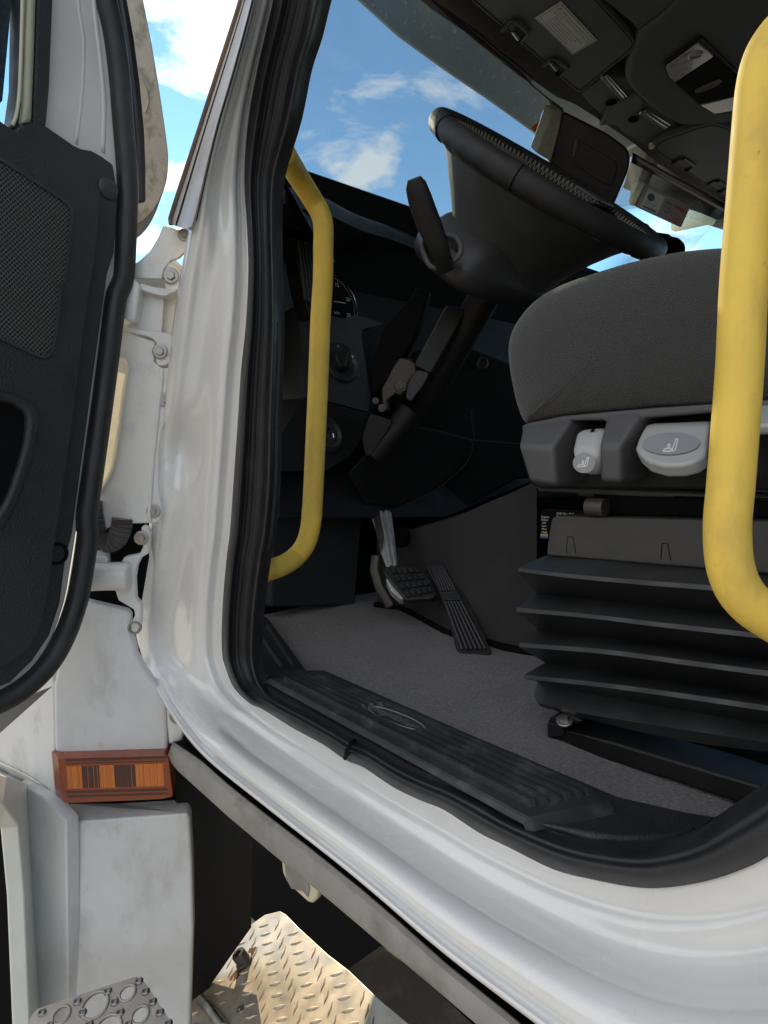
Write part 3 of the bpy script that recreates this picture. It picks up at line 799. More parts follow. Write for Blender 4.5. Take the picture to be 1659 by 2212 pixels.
# side panel, post, bare metal knuckle, tilt lever, lower shaft
PC = (V((-.93, .88, 1.60)), V((.75, -.65, 0)).normalized())
pan = zz(zE, [(960, 195), (1040, 215), (1015, 330), (965, 470), (865, 650), (705, 850), (690, 690), (765, 440), (860, 330), (935, 245)])
obj('column_side', *prism([PL(p, PC) for p in pan], (-.02, .03, 0)), M_black, column, bevel=.004, seg=3)
post = zz(zE, [(1140, 300), (1268, 330), (1050, 720), (945, 660)])
obj('column_post', *prism(rounded([PL(p, (PC[0] + V((.02, 0, 0)), PC[1])) for p in post], .008), (-.02, .03, 0)), mat('post_metal', (.010, .010, .010), .5, var=(20, .1)), column, bevel=.006, seg=3)
kn = zz(zE, [(868, 612), (930, 625), (970, 660), (965, 700), (920, 760), (910, 815), (865, 842), (842, 830), (790, 870), (800, 925), (785, 935), (760, 880), (755, 800), (800, 720), (835, 630)])
knu = obj('column_knuckle', *prism([PL(p, PC) for p in kn], (-.015, .02, 0)), mat('bare_metal', (.055, .047, .036), .4, metal=.3, var=(60, .3)), column, bevel=.003)
for c_, r_ in (((872, 785), .0066), ((760, 915), .0045), ((722, 872), .0038)):
    hexbolt(PL(zz(zE, [c_])[0], (PC[0] + PC[1] * .002, PC[1])), PC[1], r_, 'bolt', knu, M_bolt2)
lv = zz(zE, [(965, 688), (1035, 700), (1037, 720), (1000, 790), (965, 830), (935, 878), (900, 855), (918, 760)])
obj('tilt_lever', *prism(rounded([PL(p, (PC[0] + V((.05, 0, 0)), PC[1])) for p in lv], .006), (-.02, .02, 0)), M_plas, column, bevel=.004, seg=3)
sh = [PL(p, PC) for p in zz(zE, [(930, 930), (830, 1060), (700, 1200)])]
obj('lower_shaft', *tube(sh, .022, 16), M_dark, column)
cowl = zz(zE, [(690, 945), (815, 985), (820, 1005), (700, 1190), (665, 1205), (640, 1100)])
obj('shaft_cowl', *prism(rounded([PL(p, (PC[0] + V((.03, 0, 0)), PC[1])) for p in cowl], .008), (-.04, .04, 0)), M_dark, column, bevel=.004, seg=3)

# ---- windscreen, frit, outer visor
W0, W1 = V((-.985, 1.55, 2.35)), V((-1.33, 1.55, 2.00))
PW = (W0, V((W0.z - W1.z, 0, -(W0.x - W1.x))).normalized())
wd = (W1 - W0).normalized()
gv = [PL((600, -200), PW), V((-.985, 2.68, 2.36)), V((-.985, 2.68, 2.36)) + wd * .95, PL((398, 640), PW), PL((398, 480), PW)]
obj('windscreen', gv, [(0, 1, 2, 3, 4)], M_glass, cab, solid=.005)
PWo = (W0 + V((-.03, 0, .03)), PW[1])
e_top = zz(zB, [(985, -125), (1090, 0), (1215, 122), (1345, 235), (1495, 355), (1659, 490)]) + zz(zC, [(300, 525), (378, 590)])
e_bot = zz(zB, [(470, -150), (630, 0), (860, 210), (1150, 420), (1400, 590), (1659, 778)]) + zz(zC, [(290, 800)])
et, eb = resample(e_top, 40), resample(e_bot, 40)
P_et = [PL(p, PWo) for p in et]; P_eb = [PL(p, PWo) for p in eb]
rows = [[a.lerp(b, t) + PW[1] * (-.02 * math.sin(math.pi * t)) for a, b in zip(P_et, P_eb)] for t in [k / 8 for k in range(9)]]
ovis = obj('outer_visor', *grid(rows), M_smoke, cab, smooth=180, solid=.004)
obj('visor_lip', *tube(P_eb, .0035, 8), mat('visor_lip_plastic', (.42, .42, .30), .5, var=(20, .1)), ovis)
e_top = zz(zC, [(850, 935), (1100, 1065), (1300, 1195), (1500, 1300), (1659, 1370)]); e_bot = zz(zC, [(800, 1108), (1000, 1210), (1180, 1292), (1420, 1368), (1659, 1400)])
et, eb = resample(e_top, 24), resample(e_bot, 24)
P_et = [PL(p, PWo) for p in et]; P_eb = [PL(p, PWo) for p in eb]
rows = [[a.lerp(b, t) for a, b in zip(P_et, P_eb)] for t in [k / 6 for k in range(7)]]
ov2 = obj('outer_visor', *grid(rows), M_smoke, cab, smooth=180, solid=.004)
obj('visor_lip', *tube(P_eb, .0035, 8), MATS['visor_lip_plastic'], ov2)
# orange marker pane at the end of the outer visor
PWi0 = W0 + V((.012, 0, -.012))
om = zz(zC, [(358, 680), (345, 740), (295, 800), (255, 768)])
obj('orange_marker', *prism([PL(p, (PWi0 + V((.008, 0, -.008)), PW[1])) for p in om], (-.004, 0, .004)), mat('orange_plastic', (.75, .10, .02), .35), cab)

def frit_mat():
    m = mat('dotted_frit', (.028, .018, .017), .4)
    return m
M_frit = frit_mat()
hdr = [(900, -60), (957, 0), (1055, 87), (1215, 233), (1365, 331), (1575, 447), (1680, 505)]
hl = resample(catmull(hdr, 4), 60)
PWi = (W0 + V((.012, 0, -.012)), PW[1])
fr_lo = zz(zB, [(960, -110), (1070, 0), (1200, 125), (1330, 240), (1480, 360), (1659, 510)]) + zz(zC, [(300, 540), (372, 600), (385, 640), (372, 665)])
# header (painted body above the glass) and dotted band as real strips
f_hi = zz(zB, [(1020, -130), (1130, 0), (1330, 190), (1659, 460)]) + zz(zC, [(240, 500), (440, 640), (450, 680)])
a_, b_ = resample(f_hi, 50), resample(fr_lo, 50)
fb = obj('frit_band', *grid([[PL(p, PWi) for p in a_], [PL(p, PWi) for p in b_]]), M_frit, cab, solid=.002)
dots = []
for i in range(0, 150):
    t = i / 149; k = t * 49; j = min(48, int(k)); p = b_[j].lerp(b_[j + 1], k - j); q_ = a_[j].lerp(a_[j + 1], k - j)
    dirn = (p - q_).normalized()
    for r_i, (o_, s_) in enumerate(((2.0, 1.5), (5.0, 1.1), (7.6, .7))):
        pp = p + dirn * o_ + (b_[j + 1] - b_[j]).normalized() * (1.9 if r_i % 2 else 0)
        c3 = PL(pp, PWi); sz = s_ * (c3 - CAMP).length / F
        u_, w_ = basis(PW[1])
        dots.append(([c3 + (u_ * math.cos(x) + w_ * math.sin(x)) * sz for x in (0, 1.05, 2.09, 3.14, 4.19, 5.24)], [tuple(range(6))]))
obj('frit_dots', *join(*dots), M_frit, fb, smooth=None)
a_ = resample(zz(zC, [(855, 905), (1100, 1045), (1430, 1225), (1659, 1340)]), 24); b_ = resample(zz(zC, [(845, 965), (1100, 1095), (1430, 1275), (1659, 1385)]), 24)
fb2 = obj('frit_band', *grid([[PL(p, PWi) for p in a_], [PL(p, PWi) for p in b_]]), M_frit, cab, solid=.002)
# ---- ceiling: header ledge, headliner, console
ZC = 2.365
hh = resample(catmull([(930, -60), (985, 0), (1075, 72), (1230, 216), (1372, 312), (1585, 432), (1700, 490)], 4), 40)
H3 = [PZ(p, 2.352) for p in hh]
rows = [[p + V((-.055, 0, .0)) for p in H3], [p + V((-.012, 0, -.006)) for p in H3], [p.copy() for p in H3], [p + V((.02, 0, .004)) for p in H3], [p + V((.05, 0, .018)) for p in H3], [p + V((.10, 0, .026)) for p in H3]]
M_hdr = mat('header_trim', (.050, .042, .040), .6, var=(10, .12), bump=[(700, .2, 'noise', .0006)])
hdr_o = obj('header_trim', *grid(rows), M_hdr, cab, smooth=180)
xs = [-.97 + 2.3 * i / 30 for i in range(31)]; ys = [.46 + 2.24 * j / 30 for j in range(31)]
rows = [[V((x, y, 2.385 + .02 * smooth((x + .9) / .5) + .05 * smooth((x + .3) / .6) - .03 * smooth((.75 - y) / .2))) for y in ys] for x in xs]
obj('headliner', *grid(rows), M_head, cab, smooth=180, solid=.03, solid_off=1)
# overhead console: raised moulding
con = zz(zC, [(880, 195), (1000, 130), (1180, -60), (1900, -60), (1900, 650), (1600, 725), (1460, 732), (1290, 745), (1130, 752), (980, 660), (860, 560), (800, 470), (850, 300)])
ZK = 2.335
cons = obj('overhead_console', *prism(rounded([PZ(p, ZK) for p in con], .03), (0, 0, .10)), M_head, cab, bevel=.014, seg=4)
cn2 = zz(zC, [(640, -20), (1150, -60), (1130, 0), (890, 190), (840, 130)])
obj('console_lip', *prism([PZ(p, ZK + .006) for p in cn2], (0, 0, .08)), M_visor, cab, bevel=.006, seg=3)
lm = zz(zC, [(1028, 400), (1040, 380), (1240, 232), (1262, 225), (1500, 455), (1560, 600), (1470, 672), (1340, 683), (1240, 628), (1150, 545), (1060, 460)])
lampb = obj('lamp_bezel', *prism(rounded([PZ(p, ZK - .006) for p in lm], .008), (0, 0, .02)), M_dark, cons, bevel=.002)
for nm, pts in (('dome_lens', [(1052, 402), (1245, 262), (1335, 337), (1105, 490), (1075, 460)]), ('dome_lens', [(1258, 628), (1500, 565), (1540, 600), (1470, 655), (1340, 677)])):
    obj(nm, *prism(rounded([PZ(p, ZK - .010) for p in zz(zC, pts)], .004), (0, 0, .01)), M_lampc, lampb if False else cons, bevel=.0015)
bulb = PZ(zz(zC, [(1230, 330)])[0], ZK - .011)
obj('lamp_bulb', *lathe(bulb, (0, 0, -1), [(.016, -.002), (.016, .001), (.013, .003), (.012, .0005), (.006, .0)], 28), M_alu, cons)
mid_ = zz(zC, [(1115, 495), (1340, 345), (1490, 470), (1490, 568), (1255, 620)])
obj('lamp_centre', *prism([PZ(p, ZK - .009) for p in mid_], (0, 0, .006)), M_black, cons)
sl_ = zz(zC, [(1225, 535), (1270, 510), (1370, 470), (1390, 485), (1340, 520), (1250, 552), (1225, 550)])
obj('console_slot', *prism(rounded([PZ(p, ZK - .0105) for p in sl_], .004), (0, 0, .004)), M_plas, cons)
# recess behind the visors with the two bright guide rails and mount holes
rc = zz(zC, [(545, 560), (690, 450), (830, 470), (880, 570), (1130, 750), (1290, 760), (1000, 850), (960, 880), (820, 800), (690, 700), (620, 640)])
obj('visor_recess', *prism([PZ(p, 2.352) for p in rc], (0, 0, .03)), M_visor, cab, bevel=.003)
for a in ([(662, 462), (682, 450), (806, 585), (790, 602)], [(690, 456), (706, 446), (824, 578), (812, 590)], [(893, 678), (908, 662), (1062, 760), (1048, 772)], [(920, 664), (935, 655), (1080, 745), (1070, 754)]):
    obj('guide_rail', *prism([PZ(p, 2.345) for p in zz(zC, a)], (0, 0, .006)), M_chrome, cab, bevel=.001)
for c_ in ((728, 610), (862, 710)):
    obj('mount_hole', *lathe(PZ(zz(zC, [c_])[0], 2.350), (0, 0, -1), [(.014, -.002), (.014, .002), (.010, .002), (.009, -.001)], 24), M_black, cab)
cs = zz(zC, [(688, 690), (700, 655), (880, 562), (900, 575), (905, 640), (770, 740), (700, 745), (655, 750)])
obj('centre_bracket', *prism(rounded([PZ(p, 2.343) for p in cs], .006), (0, 0, .02)), M_visor, cab, bevel=.003)

# sensor housing behind the glass
PB = (PZ(zz(zC, [(620, 900)])[0], 2.15), (CAMP - PZ(zz(zC, [(620, 900)])[0], 2.15)).normalized())
hs = zz(zC, [(440, 655), (620, 745), (720, 800), (825, 878), (845, 930), (835, 1010), (800, 1090), (745, 1222), (700, 1200), (540, 1095), (352, 962), (395, 790)])
hous = obj('sensor_housing', *prism(rounded([PL(p, PB) for p in hs], .012), (-.05, .06, .03)), mat('housing_plastic', (.016, .012, .012), .45, var=(14, .2), bump=[(600, .2, 'noise', .0008)]), cab, bevel=.006, seg=3)
fc = zz(zC, [(520, 830), (545, 835), (760, 960), (762, 1000), (735, 1105), (690, 1095), (520, 985), (505, 960)])
obj('housing_cover', *prism(rounded([PL(p, (PB[0] + PB[1] * .004, PB[1])) for p in fc], .01), PB[1] * -.008), mat('housing_cover_plastic', (.022, .016, .016), .5, var=(14, .15), bump=[(600, .2, 'noise', .0008)]), hous, bevel=.003, seg=3)
qd_ = [PL(p, (PB[0] + PB[1] * .0055, PB[1])) for p in zz(zC, [(548, 868), (622, 912), (608, 948), (535, 903)])]
obj('housing_lettering', *text_quad('DETROIT', qd_, 0.05, .7, .45, .9), mat('dim_print', (.05, .04, .04), .5), hous, smooth=None)
ls = zz(zC, [(380, 655), (440, 660), (425, 760), (372, 962), (285, 910), (330, 790)])
obj('housing_bracket', *prism([PL(p, (PB[0] + PB[1] * .02, PB[1])) for p in ls], (-.02, .0, .02)), mat('bracket_plastic', (.22, .21, .15), .6, var=(80, .2), bump=[(500, .4, 'noise', .001)]), hous, bevel=.003)
gr_ = zz(zC, [(512, 830), (530, 826), (512, 925), (497, 930)])
obj('housing_tab', *prism([PL(p, (PB[0] + PB[1] * .006, PB[1])) for p in gr_], PB[1] * -.006), M_pan, hous)

# ---- hinge side brackets
JP = (V((-.836, .386, 1.3)), V((.8, -.6, 0)).normalized())    # door jamb plane
JN = JP[1]
def jam(pts, off=0): return [PL(p, (JP[0] + JN * off, JN)) for p in pts]
cb = zz(zA, [(970, 1335), (1112, 1375), (1130, 1347), (1142, 1350), (1138, 1410), (1105, 1485), (1060, 1530), (1010, 1548), (978, 1592), (962, 1656), (780, 1650), (700, 1640), (700, 1600), (770, 1585), (830, 1545), (890, 1490), (938, 1410)])
cowlb = obj('cowl_bracket', *prism(jam(cb, .006), JN * -.008), M_whited, cab, bevel=.002, seg=2)
ft = zz(zA, [(1000, 1345), (1112, 1378), (1080, 1470), (1040, 1525), (990, 1545), (960, 1480)])
hexbolt(jam(zz(zA, [(1093, 1395)]), .007)[0], JN, .0045, parent=cowlb)
# recess plate behind the hinge
rp = zz(zD, [(700, 100), (1000, -10), (1110, 100), (1060, 640), (900, 760), (700, 700)])
obj('hinge_recess', *prism(jam(rp, -.02), JN * -.006), M_whited, cab)
uh = thing  # (kept plain: hinges are parts of the cab)
h1 = zz(zD, [(1000, 42), (1040, 55), (1075, 110), (1078, 150), (1068, 205), (1040, 224), (985, 218), (975, 190), (985, 120), (975, 70)])
uph = obj('upper_hinge', *prism(rounded(jam(h1, .004), .004), JN * -.012), M_whited, cab, bevel=.002)
lf = zz(zD, [(832, 172), (900, 192), (985, 205), (1045, 215), (1035, 224), (985, 250), (940, 245), (835, 215)])
obj('hinge_leaf', *prism(jam(lf, .012), JN * -.03), M_whited, uph, bevel=.003)
bx = zz(zD, [(690, 120), (770, 130), (830, 180), (825, 240), (800, 395), (770, 402), (690, 360)])
obj('hinge_barrel', *prism(rounded(jam(bx, .022), .004), JN * -.03), M_whited, uph, bevel=.004)
pl = zz(zD, [(825, 205), (975, 250), (960, 470), (730, 440), (800, 390)])
obj('hinge_plate', *prism(jam(pl, -.004), JN * -.006), M_whited, uph, bevel=.001)
l2 = zz(zD, [(690, 420), (720, 425), (860, 455), (1000, 468), (1028, 498), (1025, 600), (992, 660), (938, 664), (925, 640), (935, 540), (905, 500), (860, 485), (700, 450)])
obj('hinge_ear', *prism(rounded(jam(l2, .005), .003), JN * -.012), M_whited, uph, bevel=.002)
hexbolt(jam(zz(zD, [(1015, 130)]), .006)[0], JN, .0058, parent=uph)
hexbolt(jam(zz(zD, [(950, 578)]), .007)[0], JN, .0055, parent=uph)
# cover plate below it
hc = zz(zD, [(700, 455), (730, 460), (920, 522), (914, 640), (955, 676), (1015, 676), (1036, 760), (1036, 890), (1000, 965), (966, 1030), (946, 1130), (940, 1300), (946, 1420), (961, 1500), (952, 1580), (930, 1598), (760, 1602), (680, 1612), (620, 1640), (575, 1622), (570, 1500), (600, 1400), (655, 1290), (690, 1150), (740, 800), (762, 690), (755, 640), (700, 600)])
hcv = obj('hinge_cover', *prism(jam(hc, .004), JN * -.005), M_whited, cab, bevel=.0015)
hexbolt(jam(zz(zD, [(980, 866)]), .005)[0], JN, .0042, parent=hcv, washer=2.2)
hexbolt(jam(zz(zD, [(912, 1526)]), .005)[0], JN, .0042, parent=hcv, washer=2.2)
fl = jam(zz(zD, [(960, 680), (955, 760), (930, 1000), (900, 1300), (885, 1590)]), .005)
obj('cover_fold', *tube(catmull(fl, 4), .003, 8), M_whited, hcv)
ed = jam(zz(zD, [(700, 602), (745, 630), (757, 690), (735, 830), (700, 1080), (668, 1270), (610, 1385), (585, 1420)]), .006)
obj('cover_edge', *tube(catmull(ed, 4), .0025, 8), mat('lit_edge', (.78, .70, .48), .15, coat=1), hcv)  # sunlight along the edge painted in as a warm yellow
# bay behind the cover, its sunlight painted in as warm yellow
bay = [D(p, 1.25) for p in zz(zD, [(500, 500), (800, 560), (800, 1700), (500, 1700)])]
obj('engine_bay_panel', *prism(bay, (-.02, .01, 0)), mat('bay_sunlit', (.85, .72, .45), .5, var=(12, .15)), cab)
# wiring conduit
cd = zz(zG, [(548, -40), (562, 70), (585, 160), (640, 205), (695, 180), (722, 110), (728, 60)])
cd3 = catmull(jam(cd, .004), 30)
n_ = len(cd3)
obj('conduit', *tube(cd3, [.0125 + .0014 * math.sin(i * 1.9) for i in range(n_)], 14), M_conduit, cab, smooth=60)
# lower hinge
lh = zz(zG, [(850, 102), (880, 118), (890, 150), (885, 268), (835, 300), (812, 345), (800, 420), (806, 540), (840, 578), (836, 690), (815, 745), (790, 753), (774, 740), (776, 690), (800, 640), (795, 605), (702, 550), (682, 490), (480, 470), (480, 300), (520, 262), (635, 262), (642, 342), (715, 335), (735, 292), (830, 272), (848, 230), (835, 180), (838, 120)])
loh = obj('lower_hinge', *prism(jam(lh, .006), JN * -.014), M_whited, cab, bevel=.003, seg=3)
cyl = jam(zz(zG, [(520, 405), (640, 405), (772, 405)]), .012)
obj('hinge_knuckle', *tube(cyl, [.020, .019, .019], 20), M_whited, loh, bevel=.003)
obj('hinge_rib', *prism(jam(zz(zG, [(530, 285), (635, 285), (640, 330), (530, 335)]), .018), JN * -.01), M_whited, loh, bevel=.003)
hexbolt(jam(zz(zG, [(838, 178)]), .008)[0], JN, .0056, parent=loh, washer=1.7)
obj('hinge_bolt_slot', *lathe(jam(zz(zG, [(800, 712)]), .007)[0], JN, [(.009, -.004), (.009, .002), (.007, .002), (.006, -.002)], 20), M_rail, loh)
obj('hinge_cavity', *prism(jam(zz(zG, [(480, 180), (760, 60), (880, 90), (880, 300), (800, 780), (480, 640)]), -.03), JN * -.006), M_black, cab)

# rocker rail under the cab
g_up = zz(zK, [(-330, -20), (-160, 92), (0, 235), (200, 392), (500, 622), (800, 862), (1000, 1035), (1300, 1302), (1659, 1590), (1900, 1790), (2200, 2060)])
g_lo = zz(zK, [(-360, 60), (-330, 130), (0, 430), (310, 690), (600, 925), (900, 1180), (1190, 1420), (1470, 1659), (1700, 1850), (1950, 2050), (2250, 2300)])
a_, b_ = resample(g_up, 60), resample(g_lo, 60)
rows = [[PY(a.lerp(b, t), y) for a, b in zip(a_, b_)] for t, y in ((0, .40), (0, .362), (.04, .357), (.25, .352), (.55, .350), (.95, .350), (1.0, .354), (1.0, .40))]
obj('rocker_rail', *grid(rows), M_rail, cab, smooth=40)
obj('rocker_gap', *prism([PY(p, .41) for p in list(zz(zK, [(-330, -80), (0, 150), (800, 800), (1659, 1500), (2400, 2100)])) + list(zz(zK, [(2400, 2250), (1659, 1640), (800, 900), (0, 290), (-330, 20)]))], (0, .02, 0)), M_black, cab)
lb = [PY(p, .40) for p in zz(zK, [(310, 660), (320, 760), (345, 815), (400, 870), (470, 935), (495, 942), (520, 915), (528, 860), (520, 800)])]
lat = obj('tow_bracket', *prism(lb, (0, .008, 0)), mat('pale_bracket', (.62, .55, .38), .35, coat=.4, var=(20, .08)), cab, bevel=.002)
obj('bracket_recess', *prism([PY(p, .3985) for p in zz(zK, [(332, 690), (340, 790), (372, 855), (440, 870), (470, 905), (478, 850), (450, 760)])], (0, .002, 0)), M_rail, lat)

# ---- driver door
DP = (V((-.845, .355, 1.5)), V((.985, .17, 0)).normalized())
DN = DP[1]
def dr(pts, off=0): return [PL(p, (DP[0] + DN * off, DN)) for p in pts]
door = obj('driver_door', *prism(dr(catmull(zz(zA, [(330, -200), (596, -200), (612, 0), (655, 250), (690, 600), (702, 960), (706, 1250), (690, 1659)]) + zz(zD, [(660, 300), (630, 500), (585, 800), (520, 1250), (455, 1659)]) + zz(zG, [(415, 400), (385, 560), (310, 780), (200, 950), (60, 1080), (-200, 1200), (-500, 1200), (-500, -600)]) + zz(zA, [(-500, 900), (0, 760), (110, 770), (150, 700), (200, 0)]), 2, closed=True), 0), DN * -.045), mat('door_paint', (.60, .585, .55), .4, coat=.3, var=(14, .04), dirt=[((.40, .30, .24), 130, .70, .74, .6), ((.45, .42, .37), 12, .5, .8, .4)]), cab, bevel=.003)
# pressed folds in the window pillar
for pts, r_ in (([(455, -150), (462, 50), (490, 250), (480, 560), (445, 860)], .0035), ([(540, -150), (560, 100), (590, 350), (612, 620), (605, 910)], .004), ([(345, -100), (322, 300), (290, 750)], .0025)):
    obj('pressed_fold', *tube(catmull(dr(zz(zA, pts), -.0026), 5), r_, 8), MATS['door_paint'], door, smooth=180)
# black trim strip beside the window, pale post, dark channel, glass
obj('window_trim', *prism(dr(zz(zA, [(218, -200), (318, -200), (318, 0), (300, 500), (278, 760), (190, 740), (200, 400), (215, 0)]), .012), DN * -.02), M_trim, door, bevel=.004, seg=3)
obj('window_post', *prism(dr(zz(zA, [(176, -200), (222, -200), (218, 0), (205, 400), (192, 720), (140, 730), (155, 600), (175, 0)]), .016), DN * -.03), M_post, door, bevel=.003)
obj('window_channel', *prism(dr(zz(zA, [(128, -200), (182, -200), (180, 0), (150, 690), (100, 780), (60, 750), (96, 690), (122, 500), (132, 0)]), .004), DN * -.03), M_rubber, door, bevel=.002)
obj('window_edge', *tube(catmull(dr(zz(zA, [(136, -200), (134, 0), (118, 500), (100, 670), (75, 745)]), .008), 4), .0018, 8), mat('cream_edge', (.55, .52, .38), .5), door)
wg = dr(zz(zA, [(-400, -200), (134, -200), (134, 0), (118, 500), (98, 690), (70, 755), (-400, 500)]), -.01)
obj('window_glass', wg, [tuple(range(len(wg)))], M_glass, door, solid=.004, smooth=None)
obj('window_frit', *prism(dr(zz(zA, [(-400, -200), (75, -200), (70, 0), (42, 300), (14, 600), (-30, 640), (-400, 500)]), -.02), DN * -.003), mat('speckled_frit', (.045, .05, .06), .5, var=(160, .5)), door)
# trim panels
tr1 = zz(zA, [(-300, 540), (0, 712), (90, 777), (150, 712), (212, 712), (280, 750), (440, 860), (485, 882), (545, 892), (600, 922), (675, 975), (690, 1080), (702, 1230), (680, 1500)]) + zz(zD, [(640, 120), (560, 700), (480, 1300), (432, 1659)]) + zz(zG, [(392, 300), (360, 560), (295, 760), (195, 910), (60, 1040), (-300, 1180)])
trim = obj('door_trim', *prism(dr(tr1, .012), DN * -.016), M_trim, door, bevel=.003, seg=3)
tr2 = zz(zA, [(-300, 545), (0, 722), (585, 1112), (600, 1145), (578, 1400), (545, 1659)]) + zz(zD, [(525, 250), (460, 750), (400, 1200), (345, 1600)]) + zz(zG, [(325, 200), (290, 480), (240, 720), (140, 870), (0, 955), (-300, 1010)])
tr2r = rounded(dr(tr2, .030), .012)
obj('armrest_panel', *prism(tr2r, DN * -.02), M_trim, door, bevel=.006, seg=4)
sw_ = dr(zz(zA, [(395, 950), (440, 870), (485, 884), (545, 893), (600, 922), (560, 1000), (520, 1050), (470, 1020)]), .014)
# raised grille frame + mesh
gf = zz(zA, [(-300, 770), (0, 925), (385, 1178), (428, 1222), (440, 1262), (415, 1500), (398, 1659)]) + zz(zD, [(372, 180), (345, 450), (318, 590), (272, 625), (215, 608), (0, 505), (-300, 350)])
gi = zz(zA, [(-300, 800), (0, 950), (378, 1196), (414, 1230), (424, 1266), (400, 1500), (384, 1659)]) + zz(zD, [(358, 180), (331, 450), (302, 585), (262, 611), (215, 592), (0, 490), (-300, 335)])
go, gi_ = rounded(dr(gf, .033), .006, 4), rounded(dr(gi, .033), .006, 4)
vs, fs = grid([[p + DN * -.006 for p in go], go, gi_, [p + DN * -.008 for p in gi_]], closed_v=True)
gfr = obj('grille_frame', vs, fs, M_plas, door, bevel=.0012)
obj('speaker_grille', *prism(rounded(dr(gi, .031), .006, 4), DN * -.004), M_mesh, door, smooth=None)
# pull recess: raised rim and hollow
ro = zz(zD, [(-300, 720), (0, 800), (110, 835), (200, 885), (240, 950), (232, 1050), (200, 1200), (140, 1380), (60, 1570), (-40, 1680), (-300, 1750)])
ri = zz(zD, [(-300, 790), (0, 872), (70, 890), (135, 935), (150, 990), (135, 1130), (90, 1290), (30, 1450), (-60, 1560), (-300, 1600)])
ro_, ri_ = resample(catmull(ro, 4), 50), resample(catmull(ri, 4), 50)
rows = [dr(ro_, .029), dr([a.lerp(b, .3) for a, b in zip(ro_, ri_)], .040), dr([a.lerp(b, .7) for a, b in zip(ro_, ri_)], .042), dr(ri_, .034), dr([b.lerp(V((-60, 1000)), .12) for b in ri_], .012)]
obj('pull_recess', *grid(rows), M_trim, door, smooth=180)
hp = dr(ri_, .0312)
obj('recess_shade', *prism(hp, DN * -.002), M_black, door)  # flat black sheet, shade of the hollow put into its colour
plug = dr(zz(zA, [(640, 1120)]), .012)[0]
obj('screw_plug', *lathe(plug, DN, [(.0125, 0), (.0125, .002), (.010, .004), (.004, .0045)], 24), M_plas, door)
plug = dr(zz(zG, [(335, 272)]), .012)[0]
obj('screw_plug', *lathe(plug, DN, [(.0135, -.002), (.0135, .002), (.0105, .003), (.0095, -.001)], 24), M_black, door)
# bulb seal round the door
bs = zz(zA, [(600, -200), (630, 0), (675, 200), (708, 450), (728, 700), (748, 950), (758, 1150), (748, 1400), (732, 1659)]) + zz(zD, [(690, 250), (655, 520), (615, 830), (560, 1230), (512, 1580)]) + zz(zG, [(525, 120), (500, 320), (455, 560), (375, 780), (270, 950), (120, 1085), (-60, 1180), (-300, 1260)])
bs3 = resample(catmull(dr(bs, .004), 4), 90)
obj('door_bulb_seal', *tube(bs3, .0128, 14), M_rubber, door, smooth=180)
wl_ = zz(zA, [(648, -200), (660, 0), (700, 250), (740, 550), (765, 800), (770, 900)])
obj('seal_carrier', *tube(catmull(dr(wl_, -.006), 4), .004, 8), MATS['cream_edge'], door)
fin = zz(zA, [(655, -200), (735, -200), (755, 0), (795, 220), (832, 500), (858, 780), (866, 1000), (866, 1200), (838, 1203), (808, 1196), (800, 1000), (775, 700), (735, 350), (680, 0)])
finp = (DP[0] + DN * -.055, DN)
obj('door_fin', *prism(rounded([PL(p, finp) for p in fin], .003), DN * -.02), M_rubber, door, bevel=.003, seg=3)
obj('fin_ridge', *tube(catmull([PL(p, (DP[0] + DN * -.054, DN)) for p in zz(zA, [(700, -100), (720, 0), (760, 250), (798, 560), (822, 850), (832, 1190)])], 4), .003, 8), M_plas, door)
# skin of the door seen past the seal at the bottom
# wing mirror housing beyond the door
mh = zz(zA, [(680, -250), (820, -250), (850, 0), (900, 250), (950, 550), (985, 790), (1001, 920), (996, 1050), (970, 1145), (920, 1240), (860, 1308), (795, 1338), (760, 1320), (740, 1000), (720, 500)])
MP = (V((-1.06, .36, 1.9)), V((.9, -.3, 0)).normalized())
mir = obj('mirror_housing', *prism(rounded([PL(p, MP) for p in mh], .012), MP[1] * -.10), M_beige, door, bevel=.008, seg=4)
obj('mirror_seam', *tube(catmull([PL(p, (MP[0] + MP[1] * .002, MP[1])) for p in zz(zA, [(828, 460), (862, 520), (880, 580), (875, 630), (860, 670)])], 4), .0012, 6), M_beige, mir)

# ================================================================== yellow grab rails
lr = zz(zB, [(175, 905), (205, 955), (270, 1060), (345, 1180), (392, 1262), (412, 1345), (412, 1480), (410, 1659)]) + zz(zE, [(395, 400), (380, 800), (362, 1200), (345, 1560)]) + zz(zH, [(496, 140), (490, 240), (462, 355), (405, 435), (330, 488), (240, 522), (208, 534), (178, 546)])
lr3 = [D(p, d) for p, d in zip(lr, [.80, .84, .90, .94] + [.95] * (len(lr) - 8) + [.925, .90, .885, .885])]
def rail(name, path, r, label):
    b_ = min(path, key=lambda p: p.z)
    t_ = thing(name, label, 'grab rail', b_, 'yellow grab rails')
    obj('bar', *tube(resample(catmull(path, 8), 140), r, 24), M_yellow, t_, smooth=80)
    return t_
rl = rail('grab_rail', lr3, .0146, 'yellow coated grab rail on the windscreen pillar, shown whole with both bent ends')
rr_ = [(1775, 15), (1700, 62), (1660, 115), (1643, 175), (1634, 260), (1623, 400), (1607, 600), (1598, 784), (1588, 920), (1577, 1060), (1571, 1130), (1574, 1205), (1590, 1262), (1622, 1305), (1680, 1345), (1790, 1410)]
rr3 = [D(p, .435 + .0 * i) for i, p in enumerate(rr_)]
rr2 = rail('grab_rail', rr3, .0146, 'yellow coated grab rail in front of the driver seat, cut off by the photo edge')
obj('mounting_foot', *lathe(rr3[-1], rr3[-1] - rr3[-2], [(.019, -.006), (.019, .012), (.014, .016)], 20), M_black, rr2)
